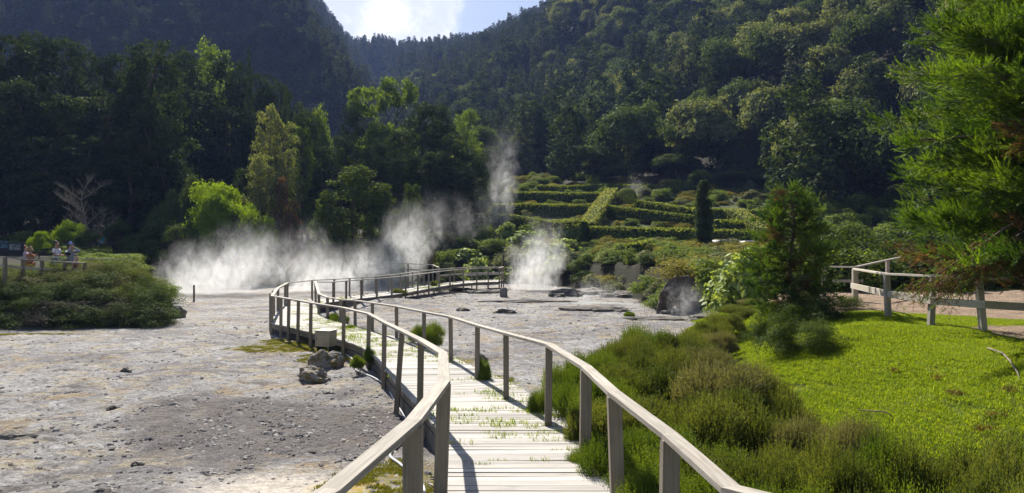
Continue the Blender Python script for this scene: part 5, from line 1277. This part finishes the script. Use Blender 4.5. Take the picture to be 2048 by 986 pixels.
order = np.argsort(-np.where(infr, appar, 0)); ind = order[:285]; rest = np.setdiff1d(np.arange(len(x)), ind)
keys = ['B', 'O', 'D', 'P']; HLb = ['rounded green broadleaf tree on the steep right hillside', 'pale grey-green broadleaf tree on the steep right hillside', 'dark billowing conifer on the steep right hillside', 'slender pointed conifer on the steep right hillside']
wf = [1.0, 1.0, 1.15, 1.0]
for i in ind:
    k = int(kind[i]); me = random.choice(small[keys[k]]); o = link(bpy.data.objects.new('hillside_tree', me)); o.location = (x[i], y[i], z[i] - 1.0); s = hgt[i]; w = s * random.uniform(.85, 1.15) * wf[k]
    o.scale = (w, w, s * 1.08); o.rotation_euler.z = random.uniform(0, 6.28); tag(o, HLb[k], 'tree', 'hillside trees: ' + ['broadleaf', 'pale broadleaf', 'billowing conifer', 'pointed conifer'][k])
allm = small['B'] + small['O'] + small['D'] + small['P']; base_i = np.array([0, 3, 5, 7]); cnt = np.array([3, 2, 2, 2])
kr = kind[rest]; idx = base_i[kr] + (rng.integers(0, 6, len(rest)) % cnt[kr]); hs_ = hgt[rest]; w = hs_ * rng.uniform(.85, 1.15, len(rest))
scatter('hillside_forest', np.stack([x[rest], y[rest], z[rest] - 1], -1), np.stack([w, w, hs_ * 1.08], -1), rng.uniform(0, 6.28, len(rest)), idx, allm, 'unbroken forest clothing the upper right hillside', 'forest')
print('right hill', len(x), len(rest))
xl, yl = scat_xy(60000, -.98, .02, 150, 620, 2, 6); xl, yl = thin(xl, yl, 6.5, 2); zl_ = height(xl, yl); kp = ((zl_ - CAMZ) / yl < .46) & ((zl_ + 14 - CAMZ) / yl > .10) & (zl_ > 14); xl, yl, zl_ = xl[kp], yl[kp], zl_[kp]
xf, yf = scat_xy(30000, -.30, .12, 430, 790, 3, 8); xf, yf = thin(xf, yf, 8.0, 3); zf_ = height(xf, yf); kp = ((zf_ + 14 - CAMZ) / yf > .12); xf, yf, zf_ = xf[kp], yf[kp], zf_[kp]
xa, ya, za = np.r_[xl, xf], np.r_[yl, yf], np.r_[zl_, zf_]; n = len(xa); isf = np.arange(n) >= len(xl)
fm = small['F'] + small['FD'] + small['P']; kd = rng.random(n); idx = np.where(kd < .35, rng.integers(0, 2, n), np.where(kd < .65, rng.integers(2, 4, n), rng.integers(4, 6, n)))
idx = np.where(isf | (rng.random(n) < .3), rng.integers(3, 6, n), idx)
hs_ = rng.uniform(9, 16, n) * np.where(isf, 1.35, 1.) * np.where(idx >= 4, 1.2, 1); w = hs_ * rng.uniform(.8, 1.1, n) * np.where(idx < 2, .95, 1.1)
scatter('distant_forest', np.stack([xa, ya, za - 1.5], -1), np.stack([w, w, hs_], -1), rng.uniform(0, 6.28, n), idx, fm, 'hazy blue-green forest covering the far left mountain and the ridge at the valley head', 'forest')
print('far', n)

# ------------------------------------------------------------------ steam
def steam(name, c, rad, dens, freq, thr, lean=(0, 0), label='', seed=0., soft=.38, bot=True, flow=.6):
    """a billow of steam: closed volume, density from noise inside an ellipsoid"""
    m, nt = newmat('steam'); tcn = N(nt, 'ShaderNodeTexCoord'); O = tcn.outputs['Object']
    sx = N(nt, 'ShaderNodeSeparateXYZ'); nt.links.new(O, sx.inputs[0])
    X_ = math_(nt, 'DIVIDE', math_(nt, 'SUBTRACT', sx.outputs[0], math_(nt, 'MULTIPLY', sx.outputs[2], lean[0])), rad[0])
    Y_ = math_(nt, 'DIVIDE', math_(nt, 'SUBTRACT', sx.outputs[1], math_(nt, 'MULTIPLY', sx.outputs[2], lean[1])), rad[1]); Z_ = math_(nt, 'DIVIDE', sx.outputs[2], rad[2])
    # narrower near the vent, wider above
    k = math_(nt, 'MULTIPLY_ADD', math_(nt, 'MAXIMUM', Z_, 0.), flow, .72 if flow else 1.)
    r2 = math_(nt, 'ADD', math_(nt, 'POWER', math_(nt, 'DIVIDE', X_, k), 2.), math_(nt, 'POWER', math_(nt, 'DIVIDE', Y_, k), 2.)); r2 = math_(nt, 'ADD', r2, math_(nt, 'POWER', Z_, 2.))
    fall = math_(nt, 'SUBTRACT', 1., math_(nt, 'SQRT', r2), clamp=True)
    mp = N(nt, 'ShaderNodeMapping'); mp.inputs['Location'].default_value = (seed * 7.7, seed * 3.1, seed); mp.inputs['Rotation'].default_value = (0, R(-28), 0); mp.inputs['Scale'].default_value = (1., 1., .62); nt.links.new(O, mp.inputs[0])
    f = noise(nt, mp.outputs[0], freq, 7, .66, 1.3)
    v = math_(nt, 'ADD', f, math_(nt, 'MULTIPLY', fall, .46)); v = ramp(nt, v, thr, thr + soft); v = math_(nt, 'MULTIPLY', v, ramp(nt, Z_, 1.15, -.75))
    f2 = noise(nt, mp.outputs[0], freq * 3.6, 4, .6, 1.6); v = math_(nt, 'MULTIPLY', v, math_(nt, 'MULTIPLY_ADD', ramp(nt, f2, .38, .60), 1.25, .12)); v = math_(nt, 'MULTIPLY', v, ramp(nt, fall, .0, .25)); v = math_(nt, 'MULTIPLY', v, dens)
    sc = N(nt, 'ShaderNodeVolumeScatter', ins={'Color': (.97, .975, .98, 1), 'Anisotropy': .25}); nt.links.new(v, sc.inputs['Density'])
    out(nt, None, sc.outputs[0]); m.cycles.volume_step_rate = .22
    import bmesh
    bm = bmesh.new(); bmesh.ops.create_cube(bm, size=2)
    for q in bm.verts:
        z_ = q.co.z * rad[2]; kx = .72 + (flow if q.co.z > 0 else 0) if flow else 1.; q.co.x = q.co.x * rad[0] * max(kx, .72) + lean[0] * z_; q.co.y = q.co.y * rad[1] * max(kx, .72) + lean[1] * z_; q.co.z = z_
    me = bpy.data.meshes.new(name); bm.to_mesh(me); bm.free(); me.materials.append(m); o = link(bpy.data.objects.new(name, me)); o.location = c
    return tag(o, label, 'steam', kind='stuff')
steam('steam', (*at(430, 560, 45)[:2], .2), (8.8, 4.2, 5.0), .85, .40, .54, (.9, 0), 'broad bank of white steam drifting over the clay on the left', 1., flow=.25)
steam('steam', (*at(665, 560, 47)[:2], .3), (6.6, 3.2, 3.6), 1.0, .44, .55, (.7, 0), 'white steam behind the bend of the boardwalk', 2., flow=.25)
steam('steam', (*at(800, 520, 52)[:2], 1.6), (3.6, 2.6, 6.0), .85, .40, .53, (.40, 0), 'leaning steam plume behind the middle of the boardwalk', 3.)
steam('steam', (*at(1070, 560, 48)[:2], .6), (3.2, 2.2, 5.2), 1.35, .48, .54, (.15, 0), 'dense white plume rising from the large vent right of the platform', 4., flow=.5)
steam('steam', (*at(1005, 330, 70)[:2], 9.5), (3.2, 2.2, 8.6), .40, .28, .56, (.12, 0), 'tall thin wisp of steam against the dark trees', 5., flow=.5)
steam('steam', (*at(1375, 620, 30.2)[:2], .15), (1.5, .8, 1.6), 1.1, 1.0, .56, (-.2, 0), 'small puff of steam in front of the cave rock', 6., flow=.3)
steam('steam', (*at(1265, 375, 88)[:2], 9.8), (3.6, 1.8, 3.8), .28, .32, .62, (.5, 0), 'faint wisp of steam drifting over the topiary ball', 7., flow=.4)
steam('steam', (*at(1200, 596, 40)[:2], .1), (3.8, 1.3, 1.2), .5, .8, .58, (.3, 0), 'thin low steam over the clay right of the large vent', 8., flow=.2)
steam('steam', (*at(925, 430, 60)[:2], 5.0), (6.0, 2.2, 3.6), .16, .32, .60, (.5, 0), 'thin veil of steam crossing the leftmost hedges', 9., flow=.2)

# ------------------------------------------------------------------ haze of the valley air
m, nt = newmat('valley_air'); pv = N(nt, 'ShaderNodeVolumePrincipled'); pv.inputs['Color'].default_value = (.33, .47, 1, 1); pv.inputs['Density'].default_value = .00019; pv.inputs['Anisotropy'].default_value = .2
out(nt, None, pv.outputs[0])
hz = MB(); hz.box((0, 440, 219.5), (2600, 1100, 445)); ho = hz.build('haze', m); tag(ho, 'blue valley haze in front of the far hills', 'haze', kind='stuff')

# ------------------------------------------------------------------ sky, sun, camera
w = bpy.data.worlds.new('World'); scene.world = w; w.use_nodes = True; nt = w.node_tree; nt.nodes.clear()
EL, AZ = 43., 20.                                  # sun 43 degrees up, 20 degrees left of straight ahead
sky = N(nt, 'ShaderNodeTexSky'); sky.sky_type = 'NISHITA'; sky.sun_disc = False; sky.sun_elevation = R(EL); sky.sun_rotation = R(-AZ); sky.air_density = 1.; sky.dust_density = 1.; sky.ozone_density = 1.5
tcn = N(nt, 'ShaderNodeTexCoord'); D_ = tcn.outputs['Generated']; sx = N(nt, 'ShaderNodeSeparateXYZ'); nt.links.new(D_, sx.inputs[0])
den = math_(nt, 'ADD', sx.outputs[2], .12); cx_ = math_(nt, 'DIVIDE', sx.outputs[0], den); cy_ = math_(nt, 'DIVIDE', sx.outputs[1], den); cb = N(nt, 'ShaderNodeCombineXYZ'); nt.links.new(cx_, cb.inputs[0]); nt.links.new(cy_, cb.inputs[1])
nz = noise(nt, cb.outputs[0], 1.15, 7, .58, .3)
nz2 = noise(nt, D_, 7., 6, .6)
dx = math_(nt, 'POWER', math_(nt, 'DIVIDE', math_(nt, 'ADD', sx.outputs[0], .19), .13), 2.); dz_ = math_(nt, 'POWER', math_(nt, 'DIVIDE', math_(nt, 'SUBTRACT', sx.outputs[2], .37), .16), 2.)
bl = math_(nt, 'SUBTRACT', 1., math_(nt, 'SQRT', math_(nt, 'ADD', dx, dz_)))
big_c = ramp(nt, math_(nt, 'ADD', bl, math_(nt, 'MULTIPLY', nz2, .8)), .32, .46)
front = ramp(nt, sx.outputs[1], .2, .5)
cf = math_(nt, 'MAXIMUM', math_(nt, 'MULTIPLY', big_c, front), math_(nt, 'MULTIPLY', ramp(nt, nz, .52, .68), .75))
ccol = mixc(nt, ramp(nt, nz2, .40, .58), (8.0, 8.5, 9.8), (12.5, 12.5, 12.3))
skc = mixc(nt, cf, sky.outputs[0], ccol)
bg = N(nt, 'ShaderNodeBackground', ins={'Strength': .05}); nt.links.new(skc, bg.inputs['Color']); wo = N(nt, 'ShaderNodeOutputWorld'); nt.links.new(bg.outputs[0], wo.inputs[0])
sl = bpy.data.lights.new('sun', 'SUN'); sl.energy = 4.9; sl.angle = R(.53); sl.color = (1., .94, .84); so = link(bpy.data.objects.new('sun', sl))
sd = Vector((-math.sin(R(AZ)) * math.cos(R(EL)), math.cos(R(AZ)) * math.cos(R(EL)), math.sin(R(EL)))); so.rotation_euler = sd.to_track_quat('Z', 'Y').to_euler(); so.location = sd * 400
cam = bpy.data.cameras.new('camera'); cam.sensor_width = 36; cam.lens = 36 * F / 2048; cam.clip_end = 5000; cam.clip_start = .05
co = link(bpy.data.objects.new('scene_camera', cam)); co.location = (0, 0, CAMZ); co.rotation_euler = (R(90), 0, 0); scene.camera = co
scene.view_settings.view_transform = 'Standard'; scene.view_settings.look = 'None'; scene.view_settings.exposure = 1.1; scene.view_settings.gamma = 1
cy = scene.cycles
cy.use_denoising = True; cy.denoising_input_passes = 'RGB_ALBEDO_NORMAL'; cy.denoising_prefilter = 'ACCURATE'; cy.adaptive_threshold = .004; cy.max_bounces = 6; cy.diffuse_bounces = 3; cy.glossy_bounces = 2; cy.transmission_bounces = 3; cy.volume_bounces = 2; cy.transparent_max_bounces = 8
cy.caustics_reflective = False; cy.caustics_refractive = False; cy.sample_clamp_indirect = 6
cy.volume_step_rate = 1.0; cy.volume_max_steps = 256
